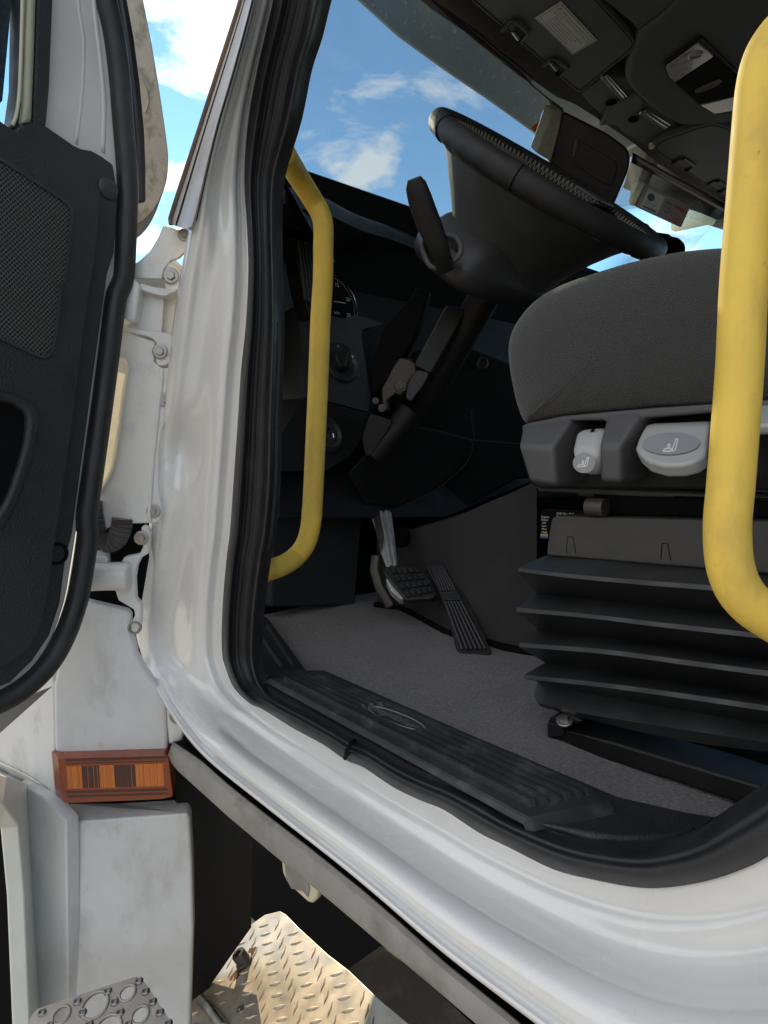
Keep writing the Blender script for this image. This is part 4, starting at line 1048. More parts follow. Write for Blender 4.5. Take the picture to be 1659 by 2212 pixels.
obj('mounting_foot', *lathe(rr3[0], rr3[0] - rr3[1], [(.019, -.006), (.019, .012), (.014, .016)], 20), M_black, rr2)

# ================================================================== steering wheel
wheel = thing('steering_wheel', 'black leather steering wheel with zigzag stitching above the steering column', 'steering wheel', WC)
RW, rw = .212, .0175
rows = []
NW = 160
for i in range(NW):
    a = 2 * math.pi * i / NW
    d_ = WY * math.cos(a) + WU * math.sin(a); row = []
    for k in range(20):
        b = 2 * math.pi * k / 20
        g_ = 1 - .10 * max(0, math.sin(a * 34)) * max(0, -math.sin(b) * .8 + .2) * (1 if math.cos(a) < .5 else .0)
        row.append(WC + d_ * (RW + rw * 1.0 * math.cos(b) * g_) + WN * rw * 1.08 * math.sin(b) * g_)
    rows.append(row)
obj('rim', *grid(rows, closed_u=True, closed_v=True), mat('rim_leather', (.024, .024, .025), .58, spec=.4, var=(30, .12), bump=[(620, .4, 'voro', .0012)]), wheel, smooth=180)
# seams across the rim
for a in (math.radians(160), math.radians(206), math.radians(20), math.radians(-26)):
    d_ = WY * math.cos(a) + WU * math.sin(a)
    obj('rim_seam', *tube([WC + d_ * (RW + rw * 1.02 * math.cos(b)) + WN * rw * 1.09 * math.sin(b) for b in [2 * math.pi * k / 24 for k in range(25)]], .0012, 6, cap=False), M_black, wheel)
# zigzag stitching on the inner face of the rim
stt = []
for i in range(260):
    a = 2 * math.pi * i / 260
    a2 = 2 * math.pi * (i + 1) / 260
    for b0, b1 in ((math.radians(150), math.radians(205)),):
        ba, bb = (b0, b1) if i % 2 else (b1, b0)
        def rp_(an, b): 
            d_ = WY * math.cos(an) + WU * math.sin(an); return WC + d_ * (RW + (rw + .0012) * math.cos(b)) + WN * (rw * 1.08 + .0012) * math.sin(b)
        stt.append(tube([rp_(a, ba), rp_(lerp(a, a2, .5), (ba + bb) / 2), rp_(a2, bb)], .0014, 5))
so = obj('stitching', *join(*stt), mat('sunlit_thread', (.26, .24, .19), .6), wheel)  # thread lightened in colour for the sun falling on it
# spokes, hub and trumpet shaped back cover
rows = []
for r_, h, e_ in ((.030, .012, .9), (.085, .012, .9), (.10, .004, .9), (.125, -.010, .75), (.201, -.006, .80), (.206, -.012, .80), (.192, -.032, .76), (.170, -.062, .72), (.148, -.092, .70), (.132, -.118, .70), (.122, -.145, .72), (.10, -.155, .7)):
    rows.append([WC - WN * .012 + WN * h + (WY * math.cos(a) + WU * math.sin(a) * e_) * r_ for a in [2 * math.pi * k / 48 for k in range(48)]])
vs, fs = grid(rows, closed_v=True); fs.append(tuple(range(48)))
obj('hub', vs, fs, mat('hub_leather_lit', (.058, .063, .060), .42, var=(20, .1), bump=[(620, .4, 'voro', .0012)]), wheel, smooth=50)  # separate lighter leather, daylight on the hub put into its colour
for s_ in (-1, 1):
    rows = []
    for t in [k / 14 for k in range(15)]:
        x = lerp(.06, RW + .002, t); w_ = lerp(.085, .034, smooth(t * 1.2)); lo = lerp(-.13, -.012, smooth(t) ** .8); hi = lerp(-.01, .006, t)
        row = []
        for (uu, hh_) in ((-w_, hi), (-w_ * 1.02, (hi + lo) / 2), (-w_ * .6, lo), (0, lo - .006), (w_ * .6, lo), (w_ * 1.02, (hi + lo) / 2), (w_, hi), (0, hi + .004)):
            row.append(WC + WY * s_ * x + WU * (uu - .02 * (1 - t)) + WN * hh_)
        rows.append(row)
    vs, fs = grid(rows, closed_v=True)
    sp_ = obj('spoke', vs, fs, M_leather, wheel, smooth=50, sub=1)
    obj('spoke_trim', *prism(rounded([WC + WY * s_ * x + WU * u_ + WN * .010 for x, u_ in ((.11, -.03), (.185, -.018), (.185, .018), (.11, .03))], .008), WN * .006), M_pan, wheel, bevel=.002)

# ================================================================== pedals
def dpts(o, pts, y0, d0, y1, d1):
    out = []
    for p in zz(o, pts):
        t = (p[1] - y0) / (y1 - y0); out.append(D(p, lerp(d0, d1, t)))
    return out
bp_c = D((885, 1300), 1.27)
brake = thing('brake_pedal', 'square brake pedal with black gridded rubber pad on a bare aluminium arm', 'pedal', bp_c)
arm = dpts(zH, [(842, 195), (880, 175), (905, 168), (938, 165), (965, 176), (985, 330), (1006, 500), (935, 505), (905, 420), (885, 330), (865, 260)], 1105, 1.40, 1225, 1.30)
obj('pedal_arm', *prism(arm, (-.02, .02, 0)), M_alu, brake, bevel=.003, seg=2)
for a, b in (((905, 172), (965, 495)), ((938, 170), (990, 495))):
    a3, b3_ = dpts(zH, [a, b], 1105, 1.393, 1225, 1.293)
    obj('arm_rib', *tube([a3, b3_], .0032, 8), M_alu, brake)
obj('arm_web', *prism(dpts(zH, [(862, 200), (900, 190), (925, 330), (905, 430), (880, 330)], 1105, 1.392, 1225, 1.292), (-.004, .004, 0)), M_steel, brake, bevel=.002)
pad = dpts(zH, [(930, 497), (1050, 492), (1112, 497), (1150, 512), (1200, 580), (1238, 645), (1236, 668), (1215, 688), (1130, 692), (1052, 700), (985, 620), (918, 535)], 1222, 1.29, 1298, 1.24)
padn = (pad[4] - pad[0]).cross(pad[9] - pad[0]).normalized()
if padn.dot(face_cam(pad[0])) < 0: padn = -padn
pd_ = obj('pedal_pad', *prism(rounded(pad, .006), -padn * .016), M_rubber, brake, bevel=.003, seg=3)
fq = quad_map(dpts(zH, [(945, 505), (1125, 505), (1228, 655), (1058, 690)], 1222, 1.288, 1298, 1.238))
tr_ = []
for i in range(5):
    for j in range(4):
        c = [fq((i + .08) / 5, (j + .1) / 4), fq((i + .86) / 5, (j + .1) / 4), fq((i + .86) / 5, (j + .86) / 4), fq((i + .08) / 5, (j + .86) / 4)]
        tr_.append(prism(c, padn * .004))
obj('tread_blocks', *join(*tr_), M_rubber, pd_, bevel=.001, seg=1)
bk = dpts(zH, [(935, 555), (985, 622), (1045, 690), (1020, 690), (965, 640), (940, 590)], 1222, 1.295, 1298, 1.245)
obj('pedal_backing', *prism(bk, -padn * .02), M_alu, brake, bevel=.002)
obj('pedal_linkage', *tube(dpts(zH, [(880, 440), (870, 520), (900, 620), (950, 700), (965, 735)], 1200, 1.36, 1310, 1.33), .012, 10), M_bolt2, brake)
acc_c = PZ((1025, 1412), ZF)
acc = thing('accelerator_pedal', 'long ribbed black accelerator pedal standing on the carpet', 'pedal', acc_c)
ap = dpts(zH, [(1185, 466), (1225, 458), (1272, 462), (1302, 492), (1345, 560), (1390, 625), (1422, 695), (1490, 840), (1562, 1003), (1560, 1020), (1385, 1021), (1365, 1003), (1328, 870), (1290, 742), (1232, 602), (1172, 502)], 1212, 1.30, 1412, 1.148)
an = (ap[8] - ap[0]).cross(ap[11] - ap[0]).normalized()
if an.dot(face_cam(ap[0])) < 0: an = -an
apd = obj('pedal_plate', *prism(rounded(ap, .005), -an * .012), M_rubber, acc, bevel=.003, seg=3)
fa = quad_map(dpts(zH, [(1200, 480), (1270, 478), (1555, 1005), (1385, 1008)], 1212, 1.297, 1412, 1.145))
for i in range(6):
    u0 = .06 + i * .165
    for v0, v1 in ((.04, .34), (.46, .97)):
        obj('rib', *tube([fa(u0, v0), fa(u0, v1)], .0028, 6), M_plas, apd)
for j in range(4):
    obj('cross_rib', *tube([fa(.02, .36 + j * .025), fa(.98, .355 + j * .025)], .0026, 6), M_plas, apd)

# ================================================================== driver seat
seat = thing('driver_seat', 'dark grey cloth driver seat on a ribbed rubber bellows base', 'seat', PZ((1400, 1640), ZF))
co = zz(zF, [(205, 1160), (165, 1060), (135, 940), (118, 850), (108, 760), (112, 675), (140, 590), (190, 512), (260, 435), (360, 366), (480, 310), (640, 255), (800, 205), (960, 165), (1130, 132), (1300, 113), (1450, 104), (1659, 98), (2000, 110), (2300, 160), (2330, 500), (2300, 900), (2000, 985), (1659, 1012), (1340, 1042), (1000, 1056), (800, 1078), (600, 1090), (400, 1115), (270, 1140)])
co = catmull(co, 3, closed=True)
SY = .70
ctr = V((0, 0))
for p in co: ctr += V((p.x, p.y))
ctr /= len(co)
def ring_at(s, y, dy=0):
    out = []
    for p in co:
        q_ = PY(p, SY); c_ = PY((ctr.x, ctr.y), SY)
        r_ = c_ + (q_ - c_) * s; r_.y = y; out.append(r_)
    return out
rows = []
for s_, y in ((.02, .672), (.35, .673), (.62, .676), (.80, .681), (.90, .687), (.955, .693), (.985, .701), (1.0, .713), (.998, .73), (1.0, .80), (1.01, .95), (1.01, 1.05), (1.0, 1.16), (.985, 1.19), (.9, 1.205), (.5, 1.21)):
    rows.append(ring_at(s_, y))
# pull wrinkles near the bottom edge of the cover
for ri2 in range(3, 8):
    for j, p in enumerate(rows[ri2]):
        lowness = smooth((1.60 - p.z) / .10)
        rows[ri2][j] = p + V((0, .0028 * lowness * math.sin(p.x * 230 + math.sin(p.x * 70) * 1.5) , 0))
vs, fs = grid(rows, closed_v=True)
fs.append(tuple(range(len(co)))); fs.append(tuple(range(len(vs) - 1, len(vs) - len(co) - 1, -1)))
obj('cushion', vs, fs, M_seat, seat, smooth=180)
def sy(o, pts, y): return [PY(p, y) for p in zz(o, pts)]
bar_ = sy(zF, [(195, 1172), (230, 1155), (440, 1112), (700, 1088), (1000, 1062), (1340, 1040), (1659, 1016), (2300, 985), (2300, 1100), (1659, 1100), (1340, 1088), (925, 1122), (900, 1150), (700, 1150), (680, 1135), (480, 1140), (440, 1180), (200, 1230)], .688)
shield = obj('side_shield', *prism(bar_, (0, .06, 0)), M_pan, seat, bevel=.005, seg=3)
def pod(top, bot, y0, y1, nm='shield_pod'):
    """a block that leans outward: upper face sloping, then an upright face"""
    a = sy(zF, top, y0); b = sy(zF, bot, y1)
    return a, b
def podmesh(a, b, c, name):   # three rails: top back, brow, bottom
    rows = [a, b, c]
    vs, fs = grid(rows)
    n_ = len(a)
    back = [p + V((0, .06, 0)) for r in rows for p in r]
    # close the block
    vs2, fs2 = prism([*a, *reversed(c)], (0, .0, 0))
    return vs, fs
def block(name, outline, ridge, y_out, y_in, parent, m_):
    """outline: (top-left, top-right, mid-right, bottom-right, bottom-left, mid-left) in the detail; the mid line stands proud"""
    tl, tr, mr_, brt, blt, ml = outline
    T1, T2_ = sy(zF, [tl, tr], y_in); M2, M1 = sy(zF, [mr_, ml], y_out); B2, B1 = sy(zF, [brt, blt], y_out + .006)
    fr = [T1, T2_, M2, B2, B1, M1]; bk_ = [V((p.x, .755, p.z)) for p in fr]
    vs = fr + bk_; fs = [(0, 1, 2, 5), (5, 2, 3, 4), (11, 8, 7, 6), (10, 9, 8, 11)]
    for i in range(6):
        j = (i + 1) % 6; fs.append((i, i + 6, j + 6, j))
    return obj(name, vs, fs, m_, parent, bevel=.006, seg=4, smooth=50)
block('shield_pod', ((196, 1175), (500, 1120), (380, 1300), (402, 1530), (235, 1505), (172, 1295)), None, .655, .690, seat, M_pan)
block('shield_pod', ((700, 1095), (925, 1085), (780, 1300), (788, 1512), (655, 1505), (650, 1290)), None, .655, .690, seat, M_pan)
block('shield_pod', ((1330, 1050), (1500, 1040), (1560, 1240), (1560, 1500), (1300, 1500), (1285, 1240)), None, .655, .690, seat, M_pan)
bk_ = sy(zF, [(230, 1180), (2300, 1040), (2300, 1560), (300, 1545), (240, 1510)], .725)
obj('shield_back', *prism(bk_, (0, .06, 0)), M_dark, seat, bevel=.004)
low = sy(zF, [(270, 1515), (1300, 1560), (2300, 1600), (2300, 1700), (1500, 1640), (700, 1600), (290, 1575)], .735)
obj('shield_lower', *prism(low, (0, .05, 0)), M_plas, seat, bevel=.004)
# knobs
def knob(outl, y, dep, r_, nm='adjuster_knob'):
    return obj(nm, *prism(rounded(sy(zF, outl, y), r_), (0, dep, 0)), M_knob, seat, bevel=.004, seg=4, smooth=50)
k1 = block('adjuster_knob', ((505, 1195), (690, 1182), (655, 1330), (650, 1462), (520, 1462), (474, 1330)), None, .657, .688, seat, M_knob)
k1.modifiers['edge'].width = .012
k2o = [(930, 1160), (985, 1148), (1325, 1135), (1300, 1300), (1280, 1345), (1240, 1378), (1150, 1402), (1040, 1405), (945, 1380), (890, 1335), (870, 1300), (890, 1240)]
# wide paddle: sloping top face and a rim below
topf = sy(zF, k2o, .0)  # placeholder list length
pts_t = zz(zF, k2o); tf_ = []
for p in pts_t:
    v_ = (p[1] - pts_t[0][1]) / (pts_t[7][1] - pts_t[0][1]); tf_.append(PY(p, lerp(.700, .640, v_)))
vs, fs = prism(tf_, (0, .012, -.013))
k2 = obj('adjuster_paddle', vs, fs, M_knob, seat, bevel=.004, seg=4, smooth=50)
def slope_pt(x, y, lift_=.001):
    p = zz(zF, [(x, y)])[0]; v_ = (p[1] - pts_t[0][1]) / (pts_t[7][1] - pts_t[0][1])
    q_ = PY(p, lerp(.700, .640, v_)); return q_ + face_cam(q_) * lift_
ovl = [slope_pt(1082 + 170 * math.cos(a) , 1276 - 4 * math.cos(a) + 66 * math.sin(a), .0035) for a in [2 * math.pi * k / 48 for k in range(48)]]
obj('paddle_dish', ovl, [tuple(range(48))], M_knobd, k2, smooth=None)
k3 = block('adjuster_knob', ((1560, 1050), (2000, 1020), (2000, 1150), (2000, 1200), (1560, 1225), (1560, 1170)), None, .650, .690, seat, M_knob)
def icon(fn, c, s, extra):
    """seat symbol: backrest, cushion, recliner and a small arrow pair"""
    g_ = []
    def P2(x, y): return fn(c[0] + x * s, c[1] + y * s)
    nrm = face_cam(fn(*c))
    lines = [((-.95, .62), (-.75, .35)), ((-.75, .35), (.05, .28)), ((.05, .28), (.05, .62)), ((.05, .62), (-.95, .66)), ((.2, .3), (.62, -.85)), ((.62, -.85), (.85, -.78)), ((.85, -.78), (.5, .55)), ((.5, .55), (.2, .66)), ((.2, .66), (.2, .3))] + extra
    for a, b in lines: g_.append(seg_strip(P2(*a), P2(*b), .0012, nrm))
    return join(*g_)
def knob_pt(x, y):
    q_ = PY(zz(zF, [(x, y)])[0], .6555); return q_ + face_cam(q_) * .001
dsh = [knob_pt(566 + 66 * math.cos(a), 1392 + 60 * math.sin(a)) for a in [2 * math.pi * k / 40 for k in range(40)]]
obj('knob_dish', dsh, [tuple(range(40))], M_knobd, k1, smooth=None)
obj('seat_symbol', *icon(lambda x, y: knob_pt(x, y) + V((0, -.001, 0)), (566, 1390), 38, [((-.2, -.35), (-.05, -.12)), ((-.05, -.12), (.1, -.35)), ((-.05, -.12), (-.05, .15)), ((-.2, -.05), (-.05, .2))]), M_icon, k1, smooth=None)
obj('seat_symbol', *icon(lambda x, y: slope_pt(x, y, .0048), (1082, 1290), 50, [((-.4, -.05), (-.22, -.25)), ((-.22, -.25), (-.05, -.05)), ((-.4, .05), (-.22, .2)), ((-.22, .2), (-.05, .05))]), M_icon, k2, smooth=None)
obj('index_mark', *prism(sy(zF, [(612, 1190), (632, 1188), (618, 1206), (602, 1208)], .683), (0, .002, 0)), M_black, k1)
# suspension box and rubber bellows
capy = .715
cap_ = sy(zI, [(372, 215), (395, 200), (430, 200), (1659, 226), (2300, 240), (2300, 560), (1659, 545), (340, 434), (352, 330)], capy)
boxo = obj('suspension_box', *prism(rounded(cap_, .006), (0, .42, 0)), mat('box_plastic', (.050, .048, .046), .55, var=(10, .12), dirt=((.10, .09, .08), 14, .5, .8, .5), bump=[(900, .25, 'noise', .0006)]), seat, bevel=.008, seg=4)
for x0, y0 in ((478, 322), (1040, 360)):
    g_ = [seg_strip(PY(a, capy - .0006), PY(b, capy - .0006), .0009, (0, -1, 0)) for a, b in zip(zz(zI, [(x0 - 18, y0 + 95), (x0 - 10, y0), (x0 + 22, y0 + 2)]), zz(zI, [(x0 - 10, y0), (x0 + 22, y0 + 2), (x0 + 40, y0 + 100)]))]
    obj('moulded_outline', *join(*g_), M_black, boxo, smooth=None)
obj('upper_frame', *prism(sy(zI, [(270, 20), (700, 50), (2300, 80), (2300, 230), (700, 200), (690, 95), (560, 80), (290, 92)], .735), (0, .40, 0)), M_black, seat, bevel=.004)
obj('frame_pin', *tube([PY(p, .715) for p in zz(zI, [(590, 142), (695, 148)])], .011, 14), M_bolt2, seat)
lines = [  # (detail polyline, y)
    ([(338, 434), (700, 462), (1300, 515), (1659, 548), (2300, 600)], .722),
    ([(330, 436), (700, 464), (1300, 517), (1659, 550), (2300, 602)], .716),
    ([(175, 508), (450, 540), (850, 575), (1340, 612), (1659, 640), (2300, 690)], .664),
    ([(175, 528), (450, 563), (850, 602), (1340, 642), (1659, 672), (2300, 722)], .662),
    ([(285, 660), (700, 700), (1450, 785), (1659, 806), (2300, 870)], .722),
    ([(165, 742), (600, 782), (1000, 828), (1659, 900), (2300, 970)], .662),
    ([(165, 768), (600, 806), (1000, 856), (1659, 930), (2300, 1000)], .660),
    ([(305, 880), (800, 930), (1300, 1000), (1659, 1048), (2300, 1130)], .722),
    ([(180, 952), (700, 992), (1200, 1058), (1659, 1118), (2300, 1200)], .664),
    ([(180, 976), (700, 1020), (1200, 1088), (1659, 1150), (2300, 1235)], .662),
    ([(335, 1068), (900, 1145), (1659, 1268), (2300, 1370)], .722),
    ([(212, 1142), (800, 1204), (1659, 1325), (2300, 1420)], .668),
    ([(212, 1164), (800, 1232), (1659, 1358), (2300, 1455)], .666),
    ([(290, 1180), (700, 1272), (1659, 1440), (2300, 1550)], .712),
    ([(268, 1262), (700, 1345), (1659, 1490), (2300, 1600)], .698),
    ([(285, 1310), (700, 1395), (1659, 1545), (2300, 1660)], .690),
    ([(322, 1335), (700, 1435), (1200, 1540), (1659, 1602), (2300, 1700)], .700),
    ([(345, 1330), (700, 1425), (1200, 1530), (1659, 1592), (2300, 1690)], .73)]
rows = []
for j, (pl_, y) in enumerate(lines):
    px = resample(catmull(zz(zI, pl_), 6), 60)
    r_ = [PY(p, y + .0012 * math.sin(i * .35 + j)) for i, p in enumerate(px)]
    c0_ = r_[0]
    front = [V((c0_.x + .004, 1.14, c0_.z)), V((c0_.x + .002, .95, c0_.z)), V((c0_.x, y + .012, c0_.z))]
    rows.append(front + r_)
obj('bellows', *grid(rows), M_bell, seat, smooth=28)
# base rails
M_base = mat('black_steel', (.012, .012, .012), .42, spec=.3, var=(20, .25), dirt=((.15, .13, .11), 60, .66, .74, .6))
rl_ = [PY(p, .70) for p in zz(zI, [(345, 1430), (362, 1392), (470, 1368), (560, 1420), (450, 1462), (760, 1548), (1100, 1650), (1659, 1815), (2200, 1980), (2200, 2130), (1659, 1960), (1100, 1775), (700, 1650), (345, 1527)])]
base = obj('base_rail', *prism(rl_, (0, .06, 0)), M_base, seat, bevel=.003)
inn = [PY(p, .76) for p in zz(zI, [(430, 1380), (760, 1450), (1659, 1640), (2200, 1750), (2200, 1990), (1659, 1830), (760, 1570), (430, 1470)])]
obj('inner_rail', *prism(inn, (0, .35, 0)), M_black, seat, bevel=.003)
obj('rail_end', *prism(rounded([PY(p, .694) for p in zz(zI, [(352, 1425), (440, 1442), (446, 1508), (348, 1518)])], .004), (0, .006, 0)), M_base, base, bevel=.002)
hexbolt(PY(zz(zI, [(452, 1412)])[0], .695), V((.1, -.5, .85)), .0055, parent=base, washer=1.9)

# ================================================================== sun visors
def visor(name, outl, z, m_, label, clips, front, lab=None):
    pts = [PZ(p, z) for p in zz(zC, outl)]
    c_ = sum(pts, V((0, 0, 0))) / len(pts)
    t_ = thing(name, label, 'sun visor', c_, 'sun visors under the headliner')
    pan_ = obj('visor_panel', *prism(rounded(pts, .03, 6), (0, 0, .014)), M_visor, t_, bevel=.006, seg=4)
    pr_ = rounded([V((p.x, p.y, p.z - .0005)) for p in pts], .03, 6)
    cc_ = sum(pr_, V((0, 0, 0))) / len(pr_); hem = [cc_ + (p - cc_) * .95 for p in pr_]; hem.append(hem[0])
    obj('hem_stitch', *tube(hem, .0008, 5, cap=False), M_black, pan_)
    for cl in clips:
        q_ = [PZ(p, z - .004) for p in zz(zC, cl)]
        obj('visor_clip', *tube(q_, .0042, 8), M_plas, t_)
    return t_
v1 = visor('sun_visor', [(-420, -270), (530, 548), (548, 548), (872, 285), (868, 240), (640, -10), (400, -290)], 2.338, M_visor, 'grey driver sun visor carrying a white printed warning label',
           [[(78, 182), (130, 130), (165, 122), (238, 195), (188, 250), (158, 240)], [(322, 392), (368, 352), (400, 348), (470, 410), (425, 448), (395, 442)]], None)
for cc_ in ((172, 215), (398, 398)):
    obj('clip_pin', *tube([PZ(p, 2.333) for p in zz(zC, [(cc_[0] - 30, cc_[1] - 32), (cc_[0] + 6, cc_[1] + 16)])], .004, 8), M_chrome, v1)
lq = [PZ(p, 2.336) for p in zz(zC, [(430, 10), (645, 240), (498, 325), (275, 108)])]
lbl = obj('warning_label', *prism(lq, (0, 0, .0008)), M_paper, v1, smooth=None)
lq = [p + V((0, 0, -.0007)) for p in lq]
fq = quad_map(lq)
def frame_strip(m_, w_):
    g_ = []
    cs_ = [(m_, m_ * 1.7), (1 - m_, m_ * 1.7), (1 - m_, 1 - m_ * 1.7), (m_, 1 - m_ * 1.7)]
    for a, b in zip(cs_, cs_[1:] + cs_[:1]): g_.append(seg_strip(fq(*a), fq(*b), w_, (0, 0, 1)))
    return g_
tri = ([fq(.06, .21), fq(.095, .06), fq(.13, .21)], [(0, 1, 2)])
body = ['WARNING: Breathing diesel engine exhaust exposes you to chemicals', 'known to the State of California to cause cancer and birth defects or other', 'reproductive harm.', '  · Always start and operate the engine in a well-ventilated area.', '  · If in an enclosed area, vent the exhaust to the outside.', '  · Do not modify or tamper with the exhaust system.', '  · Do not idle the engine except as necessary.', 'For more information go to www.P65warnings.ca.gov/diesel']
wid_ = [.80, .90, .24, .74, .66, .60, .54, .70]
g_ = frame_strip(.025, .0012)
for i, (b_, w_) in enumerate(zip(body, wid_)):
    x0 = .145 if i == 0 else (.06 if i in (1, 2) else .14 if i < 7 else .06)
    g_.append(text_quad(b_, lq, x0, .195 + i * .098, .058, min(w_, .96 - x0)))
obj('label_print', *join(*g_), M_ink, lbl, smooth=None)
obj('warning_triangle', *lift(tri, (0, 0, -.0002)), M_warn, lbl, smooth=None)
v2 = visor('sun_visor', [(962, 878), (1000, 832), (1150, 778), (1290, 732), (1380, 735), (1480, 790), (1900, 1000), (1900, 1430), (1430, 1185), (1160, 1012)], 2.338, M_visor, 'grey passenger sun visor partly behind the yellow rail, with no label',
           [[(1092, 972), (1135, 945), (1160, 942), (1222, 985), (1190, 1015), (1165, 1012)], [(1300, 1100), (1340, 1075), (1365, 1075), (1420, 1112), (1385, 1140), (1360, 1138)]], None)
obj('clip_pin', *lathe(PZ(zz(zC, [(968, 874)])[0], 2.334), (0, 0, -1), [(.008, -.01), (.008, .002), (.005, .004)], 16), M_cream, v2)

# ================================================================== toll tag on the glass
PG0 = PL(zz(zC, [(1020, 1210)])[0], PWi)
PG = (PG0 + (CAMP - PG0).normalized() * .09, (CAMP - PG0).normalized())
tq = [PL(p, PG) for p in zz(zC, [(930, 1084), (1200, 1226), (1142, 1352), (868, 1226)])]
tag_c = sum(tq, V((0, 0, 0))) / 4
tag = thing('toll_tag', 'pale toll tag with a sticker and red marker digits stuck to the windscreen', 'toll tag', tag_c)
obj('tag_body', *prism(rounded(tq, .006), PG[1] * -.012), M_tag, tag, bevel=.002)
cq = [PL(p, (PG[0] + PG[1] * .004, PG[1])) for p in zz(zC, [(832, 1195), (848, 1105), (880, 1076), (932, 1086), (868, 1226), (836, 1214)])]
obj('tag_cap', *prism(rounded(cq, .004), PG[1] * -.016), M_cream, tag, bevel=.003)
tl = [p + PG[1] * .0012 for p in tq]
ft_ = quad_map(tl)
sq = [ft_(.10, .14), ft_(.47, .14), ft_(.47, .92), ft_(.10, .92)]
stk = obj('tag_sticker', sq, [(0, 1, 2, 3)], M_paper, tag, smooth=None)
up_ = [p + PG[1] * .0006 for p in sq]; fs_ = quad_map(up_)
logo = ([fs_(.33 + .20 * math.cos(a), .34 + .20 * math.sin(a)) for a in [2 * math.pi * k / 24 for k in range(24)]], [tuple(range(24))])
obj('sticker_logo', *logo, mat('logo_blue', (.10, .14, .20), .6), stk, smooth=None)
bars = [seg_strip(fs_(.12 + k * .035, .86), fs_(.12 + k * .035, .94), .0014 if k % 3 else .0024, PG[1]) for k in range(22)]
bars += [text_quad('TRANSCORE', up_, .12, .66, .06, .62), text_quad('00271 21', up_, .12, .78, .06, .5)]
obj('sticker_print', *join(*bars), M_ink, stk, smooth=None)
obj('tag_notes', *join(text_quad('PAD 74', tl, .52, .34, .10, .14), text_quad('L.V. 05', tl, .52, .52, .10, .14), text_quad('1.23.4', tl, .52, .70, .10, .14)), M_ink, tag, smooth=None)
obj('red_digits', *join(text_quad('1187', tl, .72, .40, .20, .22), text_quad('21271', tl, .70, .92, .24, .28), seg_strip(ft_(.70, .26), ft_(.98, .36), .004, PG[1])), M_red, tag, smooth=None)

# ================================================================== phone holder on the dash
ph = [D(p, 1.9) for p in zz(zC, [(930, 1380), (960, 1372), (1075, 1388), (1085, 1402), (1130, 1410), (1165, 1445), (1172, 1480), (1150, 1560), (950, 1560)])]
pt_ = thing('phone_holder', 'black phone holder clamp poking up behind the steering wheel', 'phone holder', min(ph, key=lambda p: p.z))
obj('clamp', *prism(rounded(ph, .008), (-.04, .03, 0)), M_black, pt_, bevel=.004)
obj('clamp_arm', *tube([D((1440, 560), 1.93), D((1440, 620), 1.93)], .012, 10), M_black, pt_)

# ================================================================== fairing below the door with the amber lamp
FP = (V((-.838, .394, .95)), V((.84, -.54, 0)).normalized()); FN = FP[1]
def fp(pts, off=0): return [PL(p, (FP[0] + FN * off, FN)) for p in pts]
fair = thing('corner_fairing', 'white plastic corner fairing below the door hinge with an amber lamp', 'fairing', (-.9, .36, .55))
up_o = zz(zG, [(430, 520), (480, 548), (760, 612), (775, 640), (773, 740), (795, 790), (810, 870), (860, 960), (930, 1060), (985, 1137), (992, 1250), (996, 1400), (994, 1450), (350, 1468), (325, 1442), (318, 1060), (350, 900), (400, 700)])
obj('upper_panel', *prism(fp(up_o, 0), FN * -.02), M_fair, fair, bevel=.004, seg=3)
tab_o = zz(zG, [(983, 1135), (1080, 1175), (1106, 1218), (1100, 1300), (1075, 1385), (1000, 1407), (990, 1300)])
TP = (fp(zz(zG, [(990, 1270)]), 0)[0], V((.5, -.87, 0)).normalized())
tab = obj('mounting_tab', *prism([PL(p, TP) for p in tab_o], TP[1] * -.006), M_fair, fair, bevel=.003)
hexbolt(PL(zz(zG, [(1045, 1240)])[0], (TP[0] + TP[1] * .001, TP[1])), TP[1], .0046, parent=tab, washer=2.2)
# outer side skin, turning away forward
OP = (V((-.93, .265, .9)), V((.12, -.99, 0)).normalized())
def op(pts, off=0): return [PL(p, (OP[0] + OP[1] * off, OP[1])) for p in pts]
fe = fp(zz(zG, [(325, 1000)]))[0]
OP = (fe, V((.30, -.95, 0)).normalized())
so_ = zz(zG, [(-400, 1700), (-400, 900), (180, 900), (305, 960), (318, 1060), (325, 1442)]) + zz(zJ, [(312, 45), (328, 292), (270, 252), (140, 175), (0, 105), (-400, -60)])
obj('side_panel', *prism(op(so_, 0), OP[1] * -.02), M_fair, fair, bevel=.002)
# lower block: rear face, ledge, side faces
lo_o = zz(zJ, [(390, 458), (760, 432), (1110, 405), (1126, 440), (1140, 700), (1146, 1100), (1132, 1500), (1128, 1800), (402, 1800), (398, 1200)])
lof = fp(catmull(lo_o, 1, closed=True), .008)
obj('lower_panel', *prism(fp(lo_o, .008), FN * -.03), M_fair, fair, bevel=.004, seg=3)
led = [fp([p], .008)[0] for p in zz(zJ, [(390, 458), (760, 432), (1110, 405)])]
ledb = fp(zz(zJ, [(1035, 330), (700, 350), (380, 352), (330, 320)]), -.03)
ledl = [PL(p, (OP[0] + OP[1] * .004, OP[1])) for p in zz(zJ, [(270, 252), (140, 175), (0, 105), (-400, -60)])]
edgel = [PL(p, (OP[0] + OP[1] * .014, OP[1])) for p in zz(zJ, [(-400, 130), (70, 240), (160, 262), (250, 305), (330, 380), (385, 452)])]
lp3 = led + ledb + ledl + edgel
obj('ledge', lp3, [tuple(range(len(lp3)))], M_fair, fair, smooth=None)
s1 = zz(zJ, [(392, 460), (330, 385), (250, 308), (160, 264), (70, 242), (100, 500), (150, 900), (172, 1800), (404, 1800), (400, 1200)])
obj('side_skin', *prism(op(s1, .0142), OP[1] * -.02), M_fair, fair, bevel=.002)
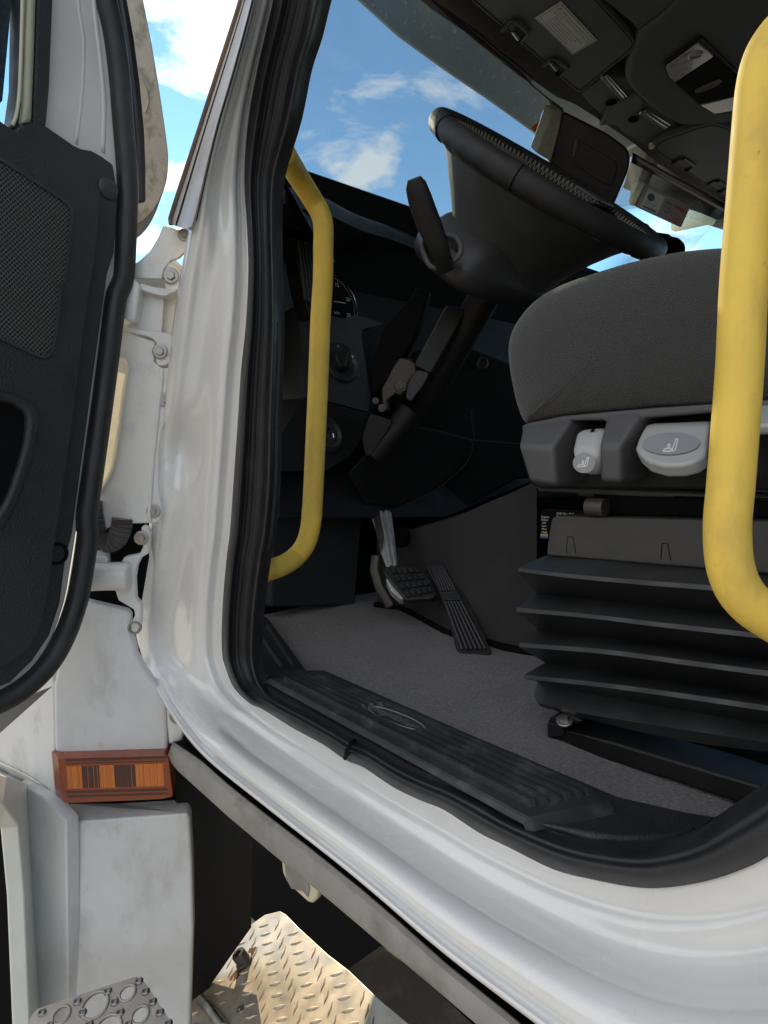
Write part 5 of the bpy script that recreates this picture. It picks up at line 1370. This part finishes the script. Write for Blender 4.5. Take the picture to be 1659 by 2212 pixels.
s2 = zz(zJ, [(70, 242), (100, 500), (150, 900), (172, 1800), (78, 1800), (40, 900), (2, 500), (-300, 150)])
e0 = op(zz(zJ, [(100, 600)]), .0142)[0]
OP2 = (e0, V((-.35, -.93, 0)).normalized())
M_fairlit = mat('fairing_plastic_lit', (.76, .765, .69), .4, coat=.2, var=(25, .04))  # lighter fairing copy, yellow-green outdoor light painted into the colour
obj('front_skin', *prism([PL(p, OP2) for p in s2], OP2[1] * -.02), M_fairlit, fair, bevel=.002)
# amber marker lamp
lamp = obj('marker_lamp', *prism(rounded(fp(zz(zJ, [(345, 78), (985, 58), (1002, 78), (1029, 308), (960, 325), (392, 350), (378, 340)]), .018), .004), FN * -.04), M_lens, fair, bevel=.004, seg=3)
side = fp(zz(zJ, [(345, 78)]), .018) + fp(zz(zJ, [(385, 348)]), .018) + [PL(p, (OP[0] + OP[1] * .006, OP[1])) for p in zz(zJ, [(330, 302), (304, 40)])]
obj('lens_side', *prism(side, (-.0, .01, 0)), M_lens, lamp, bevel=.001)
flu = []; brt = []; dk = []  # bright and dark strips, light and shade of the flutes painted flat
random.seed(3)
def lampq(x0, x1, y0, y1, off=.0186):
    sk = .045
    return fp(zz(zJ, [(x0, y0 + (690 - x0) * .03), (x1, y0 + (690 - x1) * .03), (x1 + 8, y1 + (690 - x1) * .03), (x0 + 8, y1 + (690 - x0) * .03)]), off), [(0, 1, 2, 3)]
x = 394
while x < 968:
    zone = (478 < x < 582) or (672 < x < 792)
    if zone:
        dk.append(lampq(x, x + 9, 124, 252))
        if random.random() < .22: brt.append(lampq(x + 9.3, x + 11.0, 122, 250))
        x += 11.5
    else:
        w_ = random.choice((3.5, 5, 6.5)); brt.append(lampq(x, x + w_, 120, 254)); x += w_ + random.choice((1.2, 1.6, 3.2))
obj('lens_shading', *join(*dk), M_lensd, lamp, smooth=None)
for lo_, hi_ in ((380, 480), (480, 585), (585, 672), (672, 792), (792, 990)):
    zl_ = zz(zJ, [(lo_, 180), (hi_, 180)]); mem = [b_ for b_ in brt if zl_[0][0] <= CX + F * (R.transposed() @ (V(b_[0][0]) - CAMP)).x / -(R.transposed() @ (V(b_[0][0]) - CAMP)).z < zl_[1][0]]
    if mem: obj('lens_shading', *join(*mem), M_lensb, lamp, smooth=None)
bands = [lampq(385, 985, 78, 92), lampq(390, 990, 270, 282), lampq(392, 995, 296, 306), lampq(386, 980, 104, 108)]
obj('lens_shading', *join(*bands), M_lensd, lamp, smooth=None)
obj('lens_lettering', *text_quad('SAE DOT P2 P3', fp(zz(zJ, [(575, 82), (840, 74), (840, 94), (575, 102)]), .0188), 0, .9, .7, 1), M_lensd, lamp, smooth=None)
obj('lamp_backing', *prism(fp(zz(zJ, [(335, 40), (1020, 30), (1050, 420), (390, 455)]), -.034), FN * -.004), M_black, fair)
obj('lamp_gasket', *prism(fp(zz(zJ, [(340, 60), (1000, 45), (1000, 70), (345, 84)]), .002), FN * -.03), M_black, fair)

# ================================================================== under the cab
chs = thing('chassis', 'black frame and inner wheel arch lining seen below the cab floor', 'chassis', (-.3, 1.0, .4))
li = [PL(p, (V((-.88, .46, .85)), V((.86, -.50, 0)).normalized())) for p in zz(zJ, [(960, 20), (1080, 30), (1230, 110), (1460, 290), (1500, 560), (1492, 1085), (1350, 1285), (1120, 1615), (1110, 1900), (960, 1900)])]
obj('arch_liner', *prism(li, (-.02, .01, 0)), M_liner, chs)
obj('frame_rail', *box((.3, 1.05, .80), (3.2, .08, .28)), M_black, chs, bevel=.01)
obj('void_blocker', *box((-.2, 1.02, .47), (4.6, .05, .92)), M_black, chs)  # added black sheet, shuts out daylight so the space below reads dark
tw = [D(p, 1.42) for p in zz(zJ, [(-500, 420), (60, 420), (160, 1200), (160, 2000), (-500, 2000)])]
obj('dark_inner_fender', *prism(tw, (-.02, .02, 0)), M_black, chs)
# brownish lower plate in the shade beside the tread plate
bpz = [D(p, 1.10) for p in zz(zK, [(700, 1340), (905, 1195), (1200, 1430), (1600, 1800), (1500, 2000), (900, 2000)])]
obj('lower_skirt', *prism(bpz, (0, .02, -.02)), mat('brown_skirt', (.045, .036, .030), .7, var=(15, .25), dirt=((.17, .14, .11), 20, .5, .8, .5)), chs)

# ---- tread plate step
c0p = D((650, 2080), 1.0)
TPn = V((-.28, -.42, .86)).normalized()
TPl = (c0p, TPn)
tpo = zz(zK, [(305, 988), (340, 1008), (420, 1090), (590, 1245), (720, 1345), (880, 1500), (1080, 1665), (1400, 1950), (-500, 1950), (-200, 1500), (0, 1230), (60, 1135), (130, 1070), (215, 1010)])
step = thing('tread_plate', 'aluminium diamond tread plate lit by the sun under the sill', 'tread plate', c0p)
tpl = obj('plate', *prism([PL(p, TPl) for p in tpo], TPn * -.004), M_tread, step, bevel=.001)
# plate axes from the picture: two lug directions
ax1 = (PL(zz(zK, [(600, 1270)])[0], TPl) - PL(zz(zK, [(500, 1270)])[0], TPl)).normalized()
ax2 = TPn.cross(ax1)
from mathutils.geometry import intersect_point_tri_2d
def inside(poly, x, y):
    r_ = False; n_ = len(poly)
    for i in range(n_):
        x1_, y1_ = poly[i][0], poly[i][1]; x2_, y2_ = poly[(i + 1) % n_][0], poly[(i + 1) % n_][1]
        if (y1_ > y) != (y2_ > y) and x < (x2_ - x1_) * (y - y1_) / (y2_ - y1_) + x1_: r_ = not r_
    return r_
pc = [((PL(p, TPl) - c0p).dot(ax1), (PL(p, TPl) - c0p).dot(ax2)) for p in tpo]
lug = []
pitch = .0225
def lugg(cx_, cy_, dx, dy):
    L_, W_, H_ = .0122, .0034, .0015
    c_ = c0p + ax1 * cx_ + ax2 * cy_; d_ = ax1 * dx + ax2 * dy; d_.normalize(); s_ = TPn.cross(d_)
    b = [c_ - d_ * L_, c_ - s_ * W_, c_ + d_ * L_, c_ + s_ * W_]; t_ = [c_ - d_ * L_ * .55 + TPn * H_, c_ - s_ * W_ * .3 + TPn * H_, c_ + d_ * L_ * .55 + TPn * H_, c_ + s_ * W_ * .3 + TPn * H_]
    return b + t_, [(4, 5, 6, 7), (0, 1, 5, 4), (1, 2, 6, 5), (2, 3, 7, 6), (3, 0, 4, 7)]
for i in range(-26, 26):
    for j in range(-26, 26):
        x_, y_ = (i + j) * pitch * .72, (i - j) * pitch * .72
        if all(inside(pc, x_ + a_, y_ + b_) for a_, b_ in ((.011, 0), (-.011, 0), (0, .011), (0, -.011))):
            lug.append(lugg(x_, y_, *((.97, .25) if (i % 2 == 0) else (-.15, 1))) if True else None)
lugs_o = obj('tread_lugs', *join(*lug), M_tread, step, smooth=20)
bc = PL(zz(zJ, [(1455, 1295)])[0], TPl)
obj('stop_bolt', *lathe(bc, TPn, [(.014, 0), (.014, .004), (.0115, .006), (.0115, .020), (.010, .022), (.0055, .022), (.005, .014)], 24), M_bolt2, step, smooth=40)
for c_, r_ in (((1490, 1232), .010), ((1400, 1366), .011)):
    p_ = PL(zz(zJ, [c_])[0], (c0p + TPn * .0006, TPn)); u_, w_ = basis(TPn)
    obj('rust_spot', [p_ + (u_ * math.cos(a) + w_ * math.sin(a)) * r_ * (.6 + .5 * random.random()) for a in [2 * math.pi * k / 18 for k in range(18)]], [tuple(range(18))], M_rust, step, smooth=None)
hexbolt(PL(zz(zJ, [(1428, 1572)])[0], TPl), TPn, .004, 'rivet', step)
sr_ = [PL(p, (c0p + TPn * .006, TPn)) for p in zz(zJ, [(1195, 1510), (1240, 1560), (1330, 1680)])]
sp3 = resample(sr_, 60)
obj('spring_rod', *tube(sp3, [.0075 + .0009 * math.sin(i * 2.1) for i in range(60)], 12), M_steel, step, smooth=60)

# ---- perforated step
P0 = D((215, 2150), .80)
PSn = V((.16, -.30, .94)).normalized(); PSl = (P0, PSn)
pso = rounded([PL(p, PSl) for p in zz(zJ, [(188, 1578), (800, 1378), (835, 1378), (900, 1470), (1040, 1680), (1250, 2000), (300, 2300), (150, 1800)])], .012)
pstep = thing('perforated_step', 'dull steel boarding step with round punched holes in front of the fairing', 'step', P0)
holes = [((565, 1548), .0145), ((365, 1605), .0092), ((757, 1475), .0088), ((833, 1605), .0092), ((640, 1690), .0145), ((440, 1760), .009)]
u_, w_ = basis(PSn)
bm_ = bmesh.new(); ed_ = []
def loop_(pts):
    vv = [bm_.verts.new(p) for p in pts]
    for a, b in zip(vv, vv[1:] + vv[:1]): ed_.append(bm_.edges.new((a, b)))
loop_(pso)
for c_, r_ in holes:
    p_ = PL(zz(zJ, [c_])[0], PSl)
    loop_([p_ + (u_ * math.cos(a) + w_ * math.sin(a)) * r_ for a in [2 * math.pi * k / 28 for k in range(28)]])
bmesh.ops.triangle_fill(bm_, edges=ed_, use_beauty=True, normal=PSn)
bm_.verts.index_update()
psv = [v.co.copy() for v in bm_.verts]; psf = [tuple(v.index for v in f.verts) for f in bm_.faces]; bm_.free()
if (psv[psf[0][1]] - psv[psf[0][0]]).cross(psv[psf[0][2]] - psv[psf[0][0]]).dot(PSn) < 0: psf = [tuple(reversed(f)) for f in psf]
so2 = obj('step_tread', psv, psf, M_step, pstep, smooth=None, solid=.003, recalc=False)
for c_, r_ in holes:
    p_ = PL(zz(zJ, [c_])[0], PSl)
    ringp = [p_ + PSn * .0004 + (u_ * math.cos(a) + w_ * math.sin(a)) * r_ * 1.06 for a in [2 * math.pi * k / 32 for k in range(33)]]
    obj('hole_rim', *tube(ringp, .0016, 8, cap=False), M_step, pstep, smooth=80)
for c_ in ((250, 1592), (492, 1592), (715, 1592), (950, 1592), (460, 1527), (682, 1530), (908, 1527), (640, 1466), (865, 1466), (826, 1405), (300, 1665), (530, 1665), (765, 1660), (1000, 1658)):
    p_ = PL(zz(zJ, [c_])[0], PSl)
    obj('grip_bump', *lathe(p_, PSn, [(.0052, 0), (.0040, .0026), (.0033, .0030), (.0026, .0026), (.0023, .0006)], 18), M_steel, pstep, smooth=60)
